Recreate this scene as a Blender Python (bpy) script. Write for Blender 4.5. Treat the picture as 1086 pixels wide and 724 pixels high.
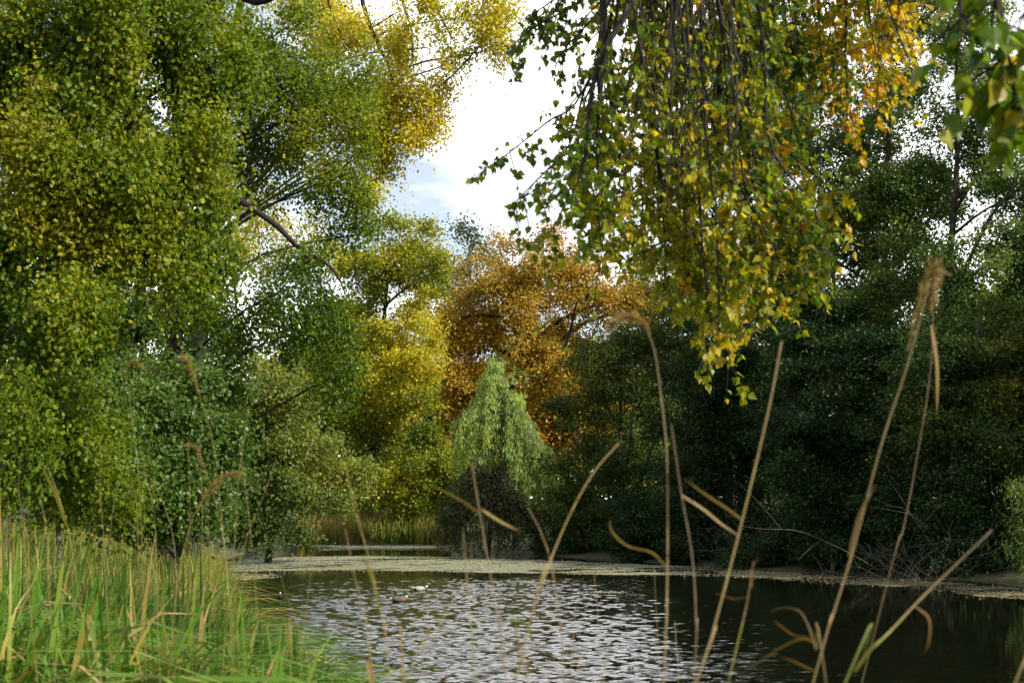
import bpy, math, random
import numpy as np
from mathutils import Vector

for o in list(bpy.data.objects):
    bpy.data.objects.remove(o)
SC = bpy.context.scene
COL = SC.collection
rng = np.random.default_rng(11)
random.seed(5)

# ------------------------------------------------------------------ camera
W, H, F = 1086.0, 724.0, 1492.0
CAMZ, HORIZON = 3.0, 532.0
PITCH = math.atan((HORIZON - H / 2) / F)
cam_d = bpy.data.cameras.new("camera")
cam = bpy.data.objects.new("camera", cam_d)
COL.objects.link(cam)
cam.location = (0, 0, CAMZ)
cam.rotation_euler = (math.radians(90) + PITCH, 0, 0)
cam_d.sensor_width = 36
cam_d.lens = F / W * 36
cam_d.clip_start = 0.05
cam_d.clip_end = 3000
cam_d.dof.use_dof = True
cam_d.dof.focus_distance = 42
cam_d.dof.aperture_fstop = 5.4
SC.camera = cam

# ------------------------------------------------------------------ light
SUN_AZ = math.radians(117)      # clockwise from the view direction: the sun stands to the right
SUN_EL = math.radians(36)
w = bpy.data.worlds.new("World")
SC.world = w
w.use_nodes = True
nt = w.node_tree
nt.nodes.clear()
N = nt.nodes.new
L = nt.links.new
out = N("ShaderNodeOutputWorld")
bg = N("ShaderNodeBackground")
sky = N("ShaderNodeTexSky")
sky.sky_type = 'NISHITA'
sky.sun_disc = False
sky.sun_elevation = SUN_EL
sky.sun_rotation = SUN_AZ
sky.air_density = 1.0
sky.dust_density = 1.2
tc = N("ShaderNodeTexCoord")
mp = N("ShaderNodeMapping")
mp.inputs['Scale'].default_value = (1.0, 1.0, 2.6)
mp.inputs['Location'].default_value = (0.35, 0.1, 0.2)
nz = N("ShaderNodeTexNoise")
nz.inputs['Scale'].default_value = 2.6
nz.inputs['Detail'].default_value = 7
nz.inputs['Roughness'].default_value = 0.55
cr = N("ShaderNodeValToRGB")
cr.color_ramp.elements[0].position = 0.39
cr.color_ramp.elements[1].position = 0.56
cr.color_ramp.elements[0].color = (.16, .16, .16, 1)
mx = N("ShaderNodeMix")
mx.data_type = 'RGBA'
mx.inputs['B'].default_value = (10.5, 10.7, 11.0, 1)
vd = N("ShaderNodeVectorMath")
vd.operation = 'DOT_PRODUCT'
vd.inputs[1].default_value = (0.0, 0.90, 0.43)
mr = N("ShaderNodeMapRange")
mr.interpolation_type = 'SMOOTHSTEP'
mr.inputs['From Min'].default_value = 0.80
mr.inputs['From Max'].default_value = 0.99
mr.inputs['To Min'].default_value = 8.5
mr.inputs['To Max'].default_value = 19.0
cc = N("ShaderNodeCombineColor")
L(tc.outputs['Generated'], vd.inputs[0])
L(vd.outputs['Value'], mr.inputs['Value'])
L(mr.outputs[0], cc.inputs[0])
L(mr.outputs[0], cc.inputs[1])
L(mr.outputs[0], cc.inputs[2])
L(cc.outputs[0], mx.inputs['B'])
L(tc.outputs['Generated'], mp.inputs['Vector'])
L(mp.outputs['Vector'], nz.inputs['Vector'])
L(nz.outputs['Fac'], cr.inputs['Fac'])
L(cr.outputs['Color'], mx.inputs['Factor'])
L(sky.outputs['Color'], mx.inputs['A'])
L(mx.outputs['Result'], bg.inputs['Color'])
bg.inputs['Strength'].default_value = 0.085
L(bg.outputs['Background'], out.inputs['Surface'])

sun_d = bpy.data.lights.new("sun", 'SUN')
sun = bpy.data.objects.new("sun", sun_d)
COL.objects.link(sun)
sd = Vector((math.sin(SUN_AZ) * math.cos(SUN_EL), math.cos(SUN_AZ) * math.cos(SUN_EL), math.sin(SUN_EL)))
sun.rotation_euler = sd.to_track_quat('Z', 'Y').to_euler()
sun_d.energy = 5.0
sun_d.angle = math.radians(0.5)
sun_d.color = (1.0, 0.93, 0.80)

SC.view_settings.view_transform = 'Standard'
SC.view_settings.look = 'None'
SC.view_settings.gamma = 1
SC.view_settings.use_curve_mapping = False
SC.view_settings.exposure = 0.80
SC.cycles.max_bounces = 8
SC.cycles.diffuse_bounces = 4
SC.cycles.glossy_bounces = 3
SC.cycles.transmission_bounces = 4
SC.cycles.transparent_max_bounces = 4
SC.cycles.caustics_reflective = False
SC.cycles.caustics_refractive = False
SC.cycles.sample_clamp_indirect = 6

# ------------------------------------------------------------------ pixel <-> place
cp, sp_ = math.cos(PITCH), math.sin(PITCH)


def at(px, py, Y):
    u = (px - W / 2) / F
    v = (H / 2 - py) / F
    d = np.array([u, cp - sp_ * v, sp_ + cp * v])
    return d * (Y / d[1]) + np.array([0, 0, CAMZ])


def on_water(px, py, z=0.0):
    d = at(px, py, 1.0) - np.array([0, 0, CAMZ])
    return d * ((z - CAMZ) / d[2]) + np.array([0, 0, CAMZ])


def px_of(P):
    """columns / rows of the picture for points (n,3)"""
    x, y, z = P[:, 0], P[:, 1], P[:, 2] - CAMZ
    dep = y * cp + z * sp_
    return W / 2 + F * x / dep, H / 2 - F * (-y * sp_ + z * cp) / dep


# ------------------------------------------------------------------ noise
_ph = rng.uniform(0, 6.28, (24,))
_dirs = rng.normal(size=(24, 3))
_dirs /= np.linalg.norm(_dirs, axis=1)[:, None]


def wob(P, scale, k=0):
    """cheap smooth noise, about -1..1"""
    P = np.asarray(P, float) / scale
    s = np.zeros(len(P))
    for i in range(8):
        j = (i + k * 5) % 24
        s += np.sin(P @ _dirs[j] * (1.0 + 0.37 * i) + _ph[(j + k) % 24]) / (1 + 0.16 * i)
    return s / 3.6


# ------------------------------------------------------------------ terrain
POND = np.array([(-1.5, 19), (-4.2, 25), (-6.8, 33), (-9.3, 45), (-11.6, 57), (-14.5, 72), (-16, 86), (-14.5, 100),
                 (-10, 103), (-5.0, 101.5), (-4.6, 95), (-4.2, 88), (-1, 83.5), (4, 77), (9, 67.5), (14.2, 58.5),
                 (18.5, 54), (24.5, 49), (30, 40), (33, 28), (31, 18), (24, 13.5), (14, 13), (6, 15), (2, 17)], float)


def shore_dist(X, Y):
    X = np.asarray(X, float)
    Y = np.asarray(Y, float)
    best = np.full(X.shape, 1e9)
    inside = np.zeros(X.shape, bool)
    n = len(POND)
    for i in range(n):
        ax, ay = POND[i]
        bx, by = POND[(i + 1) % n]
        dx, dy = bx - ax, by - ay
        t = np.clip(((X - ax) * dx + (Y - ay) * dy) / (dx * dx + dy * dy), 0, 1)
        best = np.minimum(best, np.hypot(X - ax - t * dx, Y - ay - t * dy))
        c = ((ay > Y) != (by > Y)) & (X < (bx - ax) * (Y - ay) / (by - ay + 1e-12) + ax)
        inside ^= c
    return np.where(inside, -best, best)


def ground_z(X, Y):
    X = np.asarray(X, float)
    Y = np.asarray(Y, float)
    d = shore_dist(X, Y)
    d = d + 0.35 * np.sin(X * 0.9 + Y * 0.5) * np.cos(Y * 0.7 - X * .3)
    up = np.clip((d + 0.1) / 7.0, 0, 1)
    up = up * up * (3 - 2 * up)
    z = 0.04 + 1.25 * up + 0.10 * np.sin(X * .33 + 1) * np.sin(Y * .27) * up
    far = np.clip((d - 12) / 120, 0, 1)
    z = z + 2.0 * far + 0.0
    z = z + 0.62 * np.exp(-((X + 3.4) ** 2 / 6.5 + (Y - 6.2) ** 2 / 9.0)) * up
    return np.where(d > 0, z, np.maximum(-1.0, 0.04 + d * 0.35))


def gz(x, y):
    return float(ground_z(np.array([x]), np.array([y]))[0])


# ------------------------------------------------------------------ materials
def new_mat(name):
    m = bpy.data.materials.new(name)
    m.use_nodes = True
    t = m.node_tree
    t.nodes.clear()
    return m, t, t.nodes.new, t.links.new


def ramp(node, stops):
    r = node.color_ramp
    while len(r.elements) > 1:
        r.elements.remove(r.elements[-1])
    for i, (p, c) in enumerate(stops):
        e = r.elements[0] if i == 0 else r.elements.new(p)
        e.position = p
        e.color = (*c, 1)


def foliage(name, stops, trans=0.38, rough=0.42, spec=0.4, glow=(1.5, 1.45, 0.5)):
    """leaf: pigment picked by the per-leaf 'tint', light passes through it"""
    m, t, n, l = new_mat(name)
    a = n("ShaderNodeAttribute")
    a.attribute_name = 'tint'
    r = n("ShaderNodeValToRGB")
    ramp(r, stops)
    l(a.outputs['Fac'], r.inputs['Fac'])
    b = n("ShaderNodeAttribute")
    b.attribute_name = 'vary'
    hs = n("ShaderNodeHueSaturation")
    l(r.outputs['Color'], hs.inputs['Color'])
    l(b.outputs['Fac'], hs.inputs['Value'])
    p = n("ShaderNodeBsdfPrincipled")
    p.inputs['Roughness'].default_value = rough
    p.inputs['Specular IOR Level'].default_value = spec
    l(hs.outputs['Color'], p.inputs['Base Color'])
    tr = n("ShaderNodeBsdfTranslucent")
    mu = n("ShaderNodeMix")
    mu.data_type = 'RGBA'
    mu.blend_type = 'MULTIPLY'
    mu.inputs['Factor'].default_value = 1
    mu.inputs['B'].default_value = (*glow, 1)
    l(hs.outputs['Color'], mu.inputs['A'])
    l(mu.outputs['Result'], tr.inputs['Color'])
    ms = n("ShaderNodeMixShader")
    ms.inputs[0].default_value = trans
    l(p.outputs[0], ms.inputs[1])
    l(tr.outputs[0], ms.inputs[2])
    o = n("ShaderNodeOutputMaterial")
    l(ms.outputs[0], o.inputs[0])
    return m


def bark(name, c1, c2, scale=6.0, bump=0.4):
    m, t, n, l = new_mat(name)
    tcx = n("ShaderNodeTexCoord")
    mpx = n("ShaderNodeMapping")
    mpx.inputs['Scale'].default_value = (1, 1, 0.25)
    no = n("ShaderNodeTexNoise")
    no.inputs['Scale'].default_value = scale
    no.inputs['Detail'].default_value = 8
    no.inputs['Roughness'].default_value = 0.65
    r = n("ShaderNodeValToRGB")
    ramp(r, [(0.3, c1), (0.72, c2)])
    p = n("ShaderNodeBsdfPrincipled")
    p.inputs['Roughness'].default_value = 0.9
    bp = n("ShaderNodeBump")
    bp.inputs['Strength'].default_value = bump
    bp.inputs['Distance'].default_value = 0.05
    o = n("ShaderNodeOutputMaterial")
    l(tcx.outputs['Object'], mpx.inputs[0])
    l(mpx.outputs[0], no.inputs['Vector'])
    l(no.outputs['Fac'], r.inputs[0])
    l(r.outputs[0], p.inputs['Base Color'])
    l(no.outputs['Fac'], bp.inputs['Height'])
    l(bp.outputs[0], p.inputs['Normal'])
    l(p.outputs[0], o.inputs[0])
    return m


def ground_mat():
    m, t, n, l = new_mat("leaf_litter_soil")
    tcx = n("ShaderNodeTexCoord")
    no = n("ShaderNodeTexNoise")
    no.inputs['Scale'].default_value = 0.5
    no.inputs['Detail'].default_value = 10
    no.inputs['Roughness'].default_value = 0.7
    n2 = n("ShaderNodeTexNoise")
    n2.inputs['Scale'].default_value = 9
    n2.inputs['Detail'].default_value = 6
    r = n("ShaderNodeValToRGB")
    ramp(r, [(0.32, (0.028, 0.02, 0.011)), (0.5, (0.045, 0.05, 0.018)), (0.7, (0.085, 0.075, 0.03))])
    mxx = n("ShaderNodeMix")
    mxx.inputs['Factor'].default_value = 0.5
    p = n("ShaderNodeBsdfPrincipled")
    p.inputs['Roughness'].default_value = 0.95
    bp = n("ShaderNodeBump")
    bp.inputs['Distance'].default_value = 0.08
    o = n("ShaderNodeOutputMaterial")
    l(tcx.outputs['Object'], no.inputs['Vector'])
    l(tcx.outputs['Object'], n2.inputs['Vector'])
    l(no.outputs['Fac'], mxx.inputs['A'])
    l(n2.outputs['Fac'], mxx.inputs['B'])
    l(mxx.outputs['Result'], r.inputs[0])
    l(r.outputs[0], p.inputs['Base Color'])
    l(n2.outputs['Fac'], bp.inputs['Height'])
    l(bp.outputs[0], p.inputs['Normal'])
    l(p.outputs[0], o.inputs[0])
    return m


def water_mat():
    m, t, n, l = new_mat("pond_water")
    tcx = n("ShaderNodeTexCoord")
    p = n("ShaderNodeBsdfPrincipled")
    p.inputs['Base Color'].default_value = (0.0035, 0.004, 0.002, 1)
    p.inputs['Roughness'].default_value = 0.03
    p.inputs['IOR'].default_value = 1.333
    mpx = n("ShaderNodeMapping")
    mpx.inputs['Rotation'].default_value = (0, 0, math.radians(12))
    mpx.inputs['Scale'].default_value = (0.8, 1.25, 1)
    a = n("ShaderNodeTexNoise")
    a.inputs['Scale'].default_value = 4.0
    a.inputs['Detail'].default_value = 2.5
    a.inputs['Roughness'].default_value = 0.5
    a.inputs['Distortion'].default_value = 0.4
    # wind: ruffled in the open middle, sheltered along the banks
    sx = n("ShaderNodeSeparateXYZ")
    l(tcx.outputs['Object'], sx.inputs[0])
    ry = n("ShaderNodeMapRange")
    ry.interpolation_type = 'SMOOTHSTEP'
    ry.inputs['From Min'].default_value = 64
    ry.inputs['From Max'].default_value = 54
    ry.inputs['To Min'].default_value = 0.03
    ry.inputs['To Max'].default_value = 1
    l(sx.outputs['Y'], ry.inputs['Value'])
    rx = n("ShaderNodeMapRange")
    rx.interpolation_type = 'SMOOTHSTEP'
    rx.inputs['From Min'].default_value = 6.5
    rx.inputs['From Max'].default_value = 1.0
    rx.inputs['To Min'].default_value = 0.12
    rx.inputs['To Max'].default_value = 1
    l(sx.outputs['X'], rx.inputs['Value'])
    big = n("ShaderNodeTexNoise")
    big.inputs['Scale'].default_value = 0.16
    big.inputs['Detail'].default_value = 2
    l(tcx.outputs['Object'], big.inputs['Vector'])
    rb = n("ShaderNodeMapRange")
    rb.inputs['From Min'].default_value = 0.38
    rb.inputs['From Max'].default_value = 0.6
    rb.inputs['To Min'].default_value = 0.45
    rb.inputs['To Max'].default_value = 1.0
    l(big.outputs['Fac'], rb.inputs['Value'])
    m1 = n("ShaderNodeMath")
    m1.operation = 'MULTIPLY'
    m2 = n("ShaderNodeMath")
    m2.operation = 'MULTIPLY'
    l(ry.outputs[0], m1.inputs[0])
    l(rx.outputs[0], m1.inputs[1])
    l(m1.outputs[0], m2.inputs[0])
    l(rb.outputs[0], m2.inputs[1])
    bp = n("ShaderNodeBump")
    bp.inputs['Distance'].default_value = 0.015
    l(tcx.outputs['Object'], mpx.inputs[0])
    l(mpx.outputs[0], a.inputs['Vector'])
    l(a.outputs['Fac'], bp.inputs['Height'])
    l(m2.outputs[0], bp.inputs['Strength'])
    l(bp.outputs[0], p.inputs['Normal'])
    o = n("ShaderNodeOutputMaterial")
    l(p.outputs[0], o.inputs[0])
    return m


def tinted(name, stops, rough=0.7, noise=0):
    """opaque pigment picked by 'tint' (stems, floating weed, plumage)"""
    m, t, n, l = new_mat(name)
    a = n("ShaderNodeAttribute")
    a.attribute_name = 'tint'
    r = n("ShaderNodeValToRGB")
    ramp(r, stops)
    p = n("ShaderNodeBsdfPrincipled")
    p.inputs['Roughness'].default_value = rough
    o = n("ShaderNodeOutputMaterial")
    if noise:
        tcx = n("ShaderNodeTexCoord")
        no = n("ShaderNodeTexNoise")
        no.inputs['Scale'].default_value = noise
        no.inputs['Detail'].default_value = 5
        mth = n("ShaderNodeMath")
        mth.operation = 'MULTIPLY_ADD'
        mth.inputs[1].default_value = 0.5
        ad = n("ShaderNodeMath")
        ad.operation = 'SUBTRACT'
        ad.inputs[1].default_value = 0.25
        l(tcx.outputs['Object'], no.inputs['Vector'])
        l(no.outputs['Fac'], mth.inputs[0])
        l(a.outputs['Fac'], mth.inputs[2])
        l(mth.outputs[0], ad.inputs[0])
        l(ad.outputs[0], r.inputs[0])
    else:
        l(a.outputs['Fac'], r.inputs[0])
    l(r.outputs[0], p.inputs['Base Color'])
    l(p.outputs[0], o.inputs[0])
    return m


# ------------------------------------------------------------------ mesh builder
LEAF_KITE = (np.array([(0, 0, 0), (.45, .34, .07), (1, 0, -.06), (.45, -.34, .07)], float),
             np.array([(0, 2, 1), (0, 3, 2)]))
LEAF_ROUND = (np.array([(0, 0, 0), (.3, .42, .06), (.75, .3, .03), (1, 0, -.06), (.75, -.3, .03), (.3, -.42, .06)], float),
              np.array([(0, 3, 2, 1), (0, 5, 4, 3)]))
LEAF_STAR = (np.array([(0, 0, 0), (.12, .42, .05), (.42, .24, .02), (.62, .46, .0), (1.0, 0, -.10), (.62, -.46, .0), (.42, -.24, .02), (.12, -.42, .05), (.4, 0, -.03)], float),
             np.array([(0, 8, 2, 1), (8, 4, 3, 2), (0, 7, 6, 8), (8, 6, 5, 4)]))
LEAF_SLIM = (np.array([(0, 0, 0), (.4, .11, .02), (1, 0, -.08), (.4, -.11, .02)], float),
             np.array([(0, 2, 1), (0, 3, 2)]))
_pv = [(-.35, 0, 0), (0, 0, 0), (.3, 0, -.01), (.62, 0, -.03), (1.0, 0, -.10)]
_pl = [(.02, .16, .03), (.16, .40, .06), (.36, .42, .06), (.66, .20, .02)]
POPLAR_V = np.array(_pv[1:] + _pl + [(x, -y, z) for x, y, z in _pl] + [(-.40, .012, .02), (-.40, -.012, .02), (0, .014, 0), (0, -.014, 0)], float)
LEAF_POPLAR = (POPLAR_V, [(0, 1, 5, 4), (1, 2, 6, 5), (2, 7, 6), (2, 3, 7),
                          (0, 8, 9, 1), (1, 9, 10, 2), (2, 10, 11), (2, 11, 3), (12, 13, 15, 14)])


class MB:
    def __init__(self):
        self.v, self.f, self.t, self.va, self.n = [], [], [], [], 0

    def _push(self, V, faces, tint, vary):
        self.v.append(V)
        for fs in faces:
            self.f.append(np.asarray(fs) + self.n)
        self.t.append(tint)
        self.va.append(vary)
        self.n += len(V)

    def leaves(self, P, A, Nn, size, tint, vary, tmpl):
        """P positions, A axis, Nn normal hint, size, per-leaf tint"""
        T, Fc = tmpl
        n = len(P)
        if n == 0:
            return
        A = A / (np.linalg.norm(A, axis=1)[:, None] + 1e-9)
        Bv = np.cross(Nn, A)
        Bv /= (np.linalg.norm(Bv, axis=1)[:, None] + 1e-9)
        Nv = np.cross(A, Bv)
        s = np.asarray(size)[:, None, None]
        V = P[:, None, :] + s * (T[None, :, 0:1] * A[:, None] + T[None, :, 1:2] * Bv[:, None] + T[None, :, 2:3] * Nv[:, None])
        k = len(T)
        off = (np.arange(n) * k)[:, None, None]
        if isinstance(Fc, list):
            groups = [np.array([f for f in Fc if len(f) == q]) for q in (3, 4)]
        else:
            groups = [Fc]
        faces = [(g[None] + off).reshape(-1, g.shape[1]) for g in groups if len(g)]
        self._push(V.reshape(-1, 3), faces, np.repeat(tint, k), np.repeat(vary, k))

    def tubes(self, P, R, S=4, tint=0.5, vary=1.0):
        """P (n,k,3) paths, R (n,k) radii"""
        P = np.asarray(P, float)
        R = np.asarray(R, float)
        n, k, _ = P.shape
        T = np.gradient(P, axis=1)
        T /= (np.linalg.norm(T, axis=2)[..., None] + 1e-9)
        ref = np.where(np.abs(T.mean(1)[:, 2:3]) > 0.8, np.array([[1., 0, 0]]), np.array([[0, 0, 1.]]))
        X = np.cross(T, ref[:, None, :])
        X /= (np.linalg.norm(X, axis=2)[..., None] + 1e-9)
        Yv = np.cross(T, X)
        a = np.linspace(0, 2 * math.pi, S, endpoint=False)
        V = P[:, :, None] + R[:, :, None, None] * (np.cos(a)[None, None, :, None] * X[:, :, None] + np.sin(a)[None, None, :, None] * Yv[:, :, None])
        i = np.arange(k - 1)[:, None] * S
        j = np.arange(S)[None]
        q = np.stack([i + j, i + (j + 1) % S, i + S + (j + 1) % S, i + S + j], -1).reshape(-1, 4)
        faces = [(q[None] + (np.arange(n) * k * S)[:, None, None]).reshape(-1, 4)]
        # close both ends
        cap = (k - 1) * S + np.arange(S)
        faces.append((cap[None] + (np.arange(n) * k * S)[:, None]))
        faces.append((np.arange(S)[::-1][None] + (np.arange(n) * k * S)[:, None]))
        tt = np.broadcast_to(np.asarray(tint, float), (n, k)) if np.ndim(tint) == 2 else np.broadcast_to(np.asarray(tint, float).reshape(-1, 1), (n, k))
        self._push(V.reshape(-1, 3), faces, np.repeat(tt.reshape(-1), S), np.full(n * k * S, vary))

    def ribbons(self, P, Wd, side, tint, vary):
        """P (n,k,3), Wd (n,k) half widths, side (n,3)"""
        n, k, _ = P.shape
        s = side / (np.linalg.norm(side, axis=1)[:, None] + 1e-9)
        o = s[:, None, :] * Wd[..., None]
        V = np.stack([P - o, P + o], 2)
        i = np.arange(k - 1)[:, None] * 2
        q = (i + np.array([[0, 1, 3, 2]]))
        faces = [(q[None] + (np.arange(n) * k * 2)[:, None, None]).reshape(-1, 4)]
        tt = np.broadcast_to(tint if np.ndim(tint) == 2 else np.asarray(tint).reshape(-1, 1), (n, k))
        vv = np.broadcast_to(np.asarray(vary).reshape(-1, 1), (n, k))
        self._push(V.reshape(-1, 3), faces, np.repeat(tt.reshape(-1), 2), np.repeat(vv.reshape(-1), 2))

    def build(self, name, material, parent=None, smooth=False):
        V = np.concatenate(self.v) if self.v else np.zeros((0, 3))
        origin = np.zeros(3)
        if parent is not None:
            q = parent
            while q is not None:
                origin = origin + np.array(q.location)
                q = q.parent
        V = V - origin
        me = bpy.data.meshes.new(name)
        sizes = np.concatenate([np.full(len(f), f.shape[1]) for f in self.f])
        idx = np.concatenate([f.reshape(-1) for f in self.f])
        me.vertices.add(len(V))
        me.vertices.foreach_set('co', V.astype(np.float32).reshape(-1))
        me.loops.add(len(idx))
        me.loops.foreach_set('vertex_index', idx.astype(np.int32))
        me.polygons.add(len(sizes))
        st = np.concatenate([[0], np.cumsum(sizes)[:-1]])
        me.polygons.foreach_set('loop_start', st.astype(np.int32))
        me.polygons.foreach_set('use_smooth', np.full(len(sizes), smooth))
        me.update(calc_edges=True)
        for nm, arr in (('tint', self.t), ('vary', self.va)):
            at_ = me.attributes.new(nm, 'FLOAT', 'POINT')
            at_.data.foreach_set('value', np.concatenate(arr).astype(np.float32))
        me.materials.append(material)
        o = bpy.data.objects.new(name, me)
        COL.objects.link(o)
        if parent is not None:
            o.parent = parent
        return o


def tag(o, label=None, cat=None, group=None, kind=None):
    for k, v in (('label', label), ('category', cat), ('group', group), ('kind', kind)):
        if v:
            o[k] = v
    return o


def thing(name, loc, label, cat, group=None):
    o = bpy.data.objects.new(name, None)
    COL.objects.link(o)
    o.location = loc
    o.empty_display_size = 0.2
    return tag(o, label, cat, group)


def smooth_path(P, k):
    """resample a polyline through Catmull-Rom to k points"""
    P = np.asarray(P, float)
    if len(P) == 2:
        t = np.linspace(0, 1, k)[:, None]
        return P[0] * (1 - t) + P[1] * t
    Q = np.vstack([2 * P[0] - P[1], P, 2 * P[-1] - P[-2]])
    u = np.linspace(0, len(P) - 1 - 1e-6, k)
    i = u.astype(int)
    t = (u - i)[:, None]
    a, b, c, d = Q[i], Q[i + 1], Q[i + 2], Q[i + 3]
    return 0.5 * (2 * b + (c - a) * t + (2 * a - 5 * b + 4 * c - d) * t ** 2 + (-a + 3 * b - 3 * c + d) * t ** 3)


# ------------------------------------------------------------------ setting
GM = ground_mat()


def axis(lo, hi, step, far):
    core = np.arange(lo, hi + step / 2, step)
    out_ = far - hi
    g = hi + out_ * (np.linspace(0, 1, 16)[1:] ** 2)
    g0 = lo - (out_) * (np.linspace(0, 1, 16)[1:] ** 2)
    return np.concatenate([g0[::-1], core, g])


xs, ys = axis(-50, 60, 0.8, 900), axis(-10, 130, 0.8, 1000)
GX, GY = np.meshgrid(xs, ys)
GZ = ground_z(GX.ravel(), GY.ravel()).reshape(GX.shape)
mb = MB()
nx = len(xs)
ii = np.arange(len(ys) - 1)[:, None] * nx + np.arange(nx - 1)[None]
q = np.stack([ii, ii + 1, ii + nx + 1, ii + nx], -1).reshape(-1, 4)
mb._push(np.stack([GX.ravel(), GY.ravel(), GZ.ravel()], 1), [q], np.zeros(GX.size), np.ones(GX.size))
tag(mb.build('ground', GM, smooth=True), kind='structure', label='earth banks around the pond under grass and leaf litter')

def sstep(a, b, x):
    t = np.clip((x - a) / (b - a), 0, 1)
    return t * t * (3 - 2 * t)


def cells(lo, hi, a, b, fine, coarse):
    return np.concatenate([np.arange(lo, a, coarse), np.arange(a, b, fine), np.arange(b, hi + coarse, coarse)])


wx, wy = cells(-22, 40, -13, 9.5, .075, .5), cells(10, 106, 20, 60, .065, .6)
WX, WY = np.meshgrid(wx, wy)
WX, WY = WX.ravel(), WY.ravel()
# wind ruffles the open middle; the lee of both banks stays calm
ruf = sstep(61, 54, WY) * sstep(12.0 - (WY - 23) * .08, -2.0, WX) * (.55 + .45 * sstep(-.5, .4, wob(np.stack([WX, WY * .6, 0 * WX], 1), 4.5, 1)))
ruf *= sstep(.2, 3.0, -shore_dist(WX, WY)) * .9 + .1
ruf = np.maximum(ruf, .035 * sstep(.2, 3, -shore_dist(WX, WY)) * sstep(61, 50, WY))
WZ = np.zeros_like(WX)
for k_ in range(34):
    lam = .22 * (3.2 ** (rng.random() ** 1.4))
    th = math.radians(-80) + rng.normal() * .62
    kx, ky = math.cos(th) * 2 * math.pi / lam, math.sin(th) * 2 * math.pi / lam
    WZ += (.055 * lam / (2 * math.pi)) * np.sin(kx * WX + ky * WY + rng.uniform(0, 6.28) + .8 * wob(np.stack([WX, WY, 0 * WX], 1), 3.0, k_ % 7))
WZ *= ruf
mb = MB()
nx = len(wx)
ii = np.arange(len(wy) - 1)[:, None] * nx + np.arange(nx - 1)[None]
q = np.stack([ii, ii + 1, ii + nx + 1, ii + nx], -1).reshape(-1, 4)
mb._push(np.stack([WX, WY, WZ], 1), [q], np.zeros(len(WX)), np.ones(len(WX)))
tag(mb.build('pond_water', water_mat(), smooth=True), kind='structure', label='dark rippled pond water reflecting trees and sky')

# ------------------------------------------------------------------ trees
BARK_DARK = bark('dark_bark', (0.012, 0.009, 0.006), (0.045, 0.035, 0.024))
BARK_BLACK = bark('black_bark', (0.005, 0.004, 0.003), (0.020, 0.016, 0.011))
BARK_RED = bark('reddish_bark', (0.016, 0.010, 0.007), (0.10, 0.052, 0.026), 3.5, 1.0)
BARK_GREY = bark('grey_bark', (0.05, 0.045, 0.036), (0.17, 0.155, 0.125))


def grow(tb, nodes, tips, r_tip, sag=0.12):
    """join every tip to the nearest wood already there; returns start points"""
    nodes = np.asarray(nodes)
    d0 = np.min(np.linalg.norm(tips[:, None] - nodes[None], axis=2), axis=1)
    order = np.argsort(d0)
    buf = np.zeros((len(nodes) + 2 * len(tips), 3))
    n = len(nodes)
    buf[:n] = nodes
    starts = np.zeros_like(tips)
    paths = np.zeros((len(tips), 4, 3))
    rad = np.zeros((len(tips), 4))
    for i in order:
        tp = tips[i]
        dv = buf[:n] - tp
        dd = np.einsum('ij,ij->i', dv, dv)
        p = buf[dd.argmin()]
        ln = math.sqrt(dd.min()) + 1e-6
        side = rng.normal(size=3) * ln * 0.10
        m1 = p + (tp - p) * .35 + side + np.array([0, 0, sag * ln])
        m2 = p + (tp - p) * .7 + side * .8 + np.array([0, 0, sag * ln * .8])
        paths[i] = (p, m1, m2, tp)
        rb = r_tip * (1.0 + 1.6 * min(ln / 3.0, 1.6))
        rad[i] = (rb, rb * .8, rb * .55, r_tip * .4)
        starts[i] = m1
        buf[n] = m1
        buf[n + 1] = m2
        n += 2
    tb.tubes(paths, rad, 3)
    return starts


def leaf_spray(cb, start, tips, n, spray, size, tint, tmpl, droop=0.5, flat=0.75, up=0.7, jit=0.10, tnoise=0.16, nscale=1.6):
    k = len(tips)
    if k == 0 or n < 1:
        return
    idx = rng.integers(0, k, n)
    wgt = rng.random(k) ** 0.6
    idx = rng.choice(k, n, p=wgt / wgt.sum())
    t = rng.uniform(0.35, 1.12, n)[:, None]
    P = start[idx] * (1 - t) + tips[idx] * t
    off = rng.normal(size=(n, 3)) * spray * np.array([1, 1, flat]) * np.where(rng.random(n) < .06, 1.9, .92)[:, None]
    P = P + off
    dirv = (tips - start)[idx]
    dirv /= (np.linalg.norm(dirv, axis=1)[:, None] + 1e-9)
    A = rng.normal(size=(n, 3)) * 0.8 + dirv * 0.5 + np.array([0, 0, -droop])
    Nn = rng.normal(size=(n, 3)) * 0.75 + np.array([0, 0, up])
    tt = np.asarray(tint)[idx] + tnoise * wob(P, nscale, 2) + jit * rng.normal(size=n) + rng.normal(size=k)[idx] * jit * .6
    cb.leaves(P, A, Nn, size * rng.uniform(.65, 1.25, n), np.clip(tt, 0.0, 1.0), rng.uniform(.75, 1.2, n), tmpl)


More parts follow.
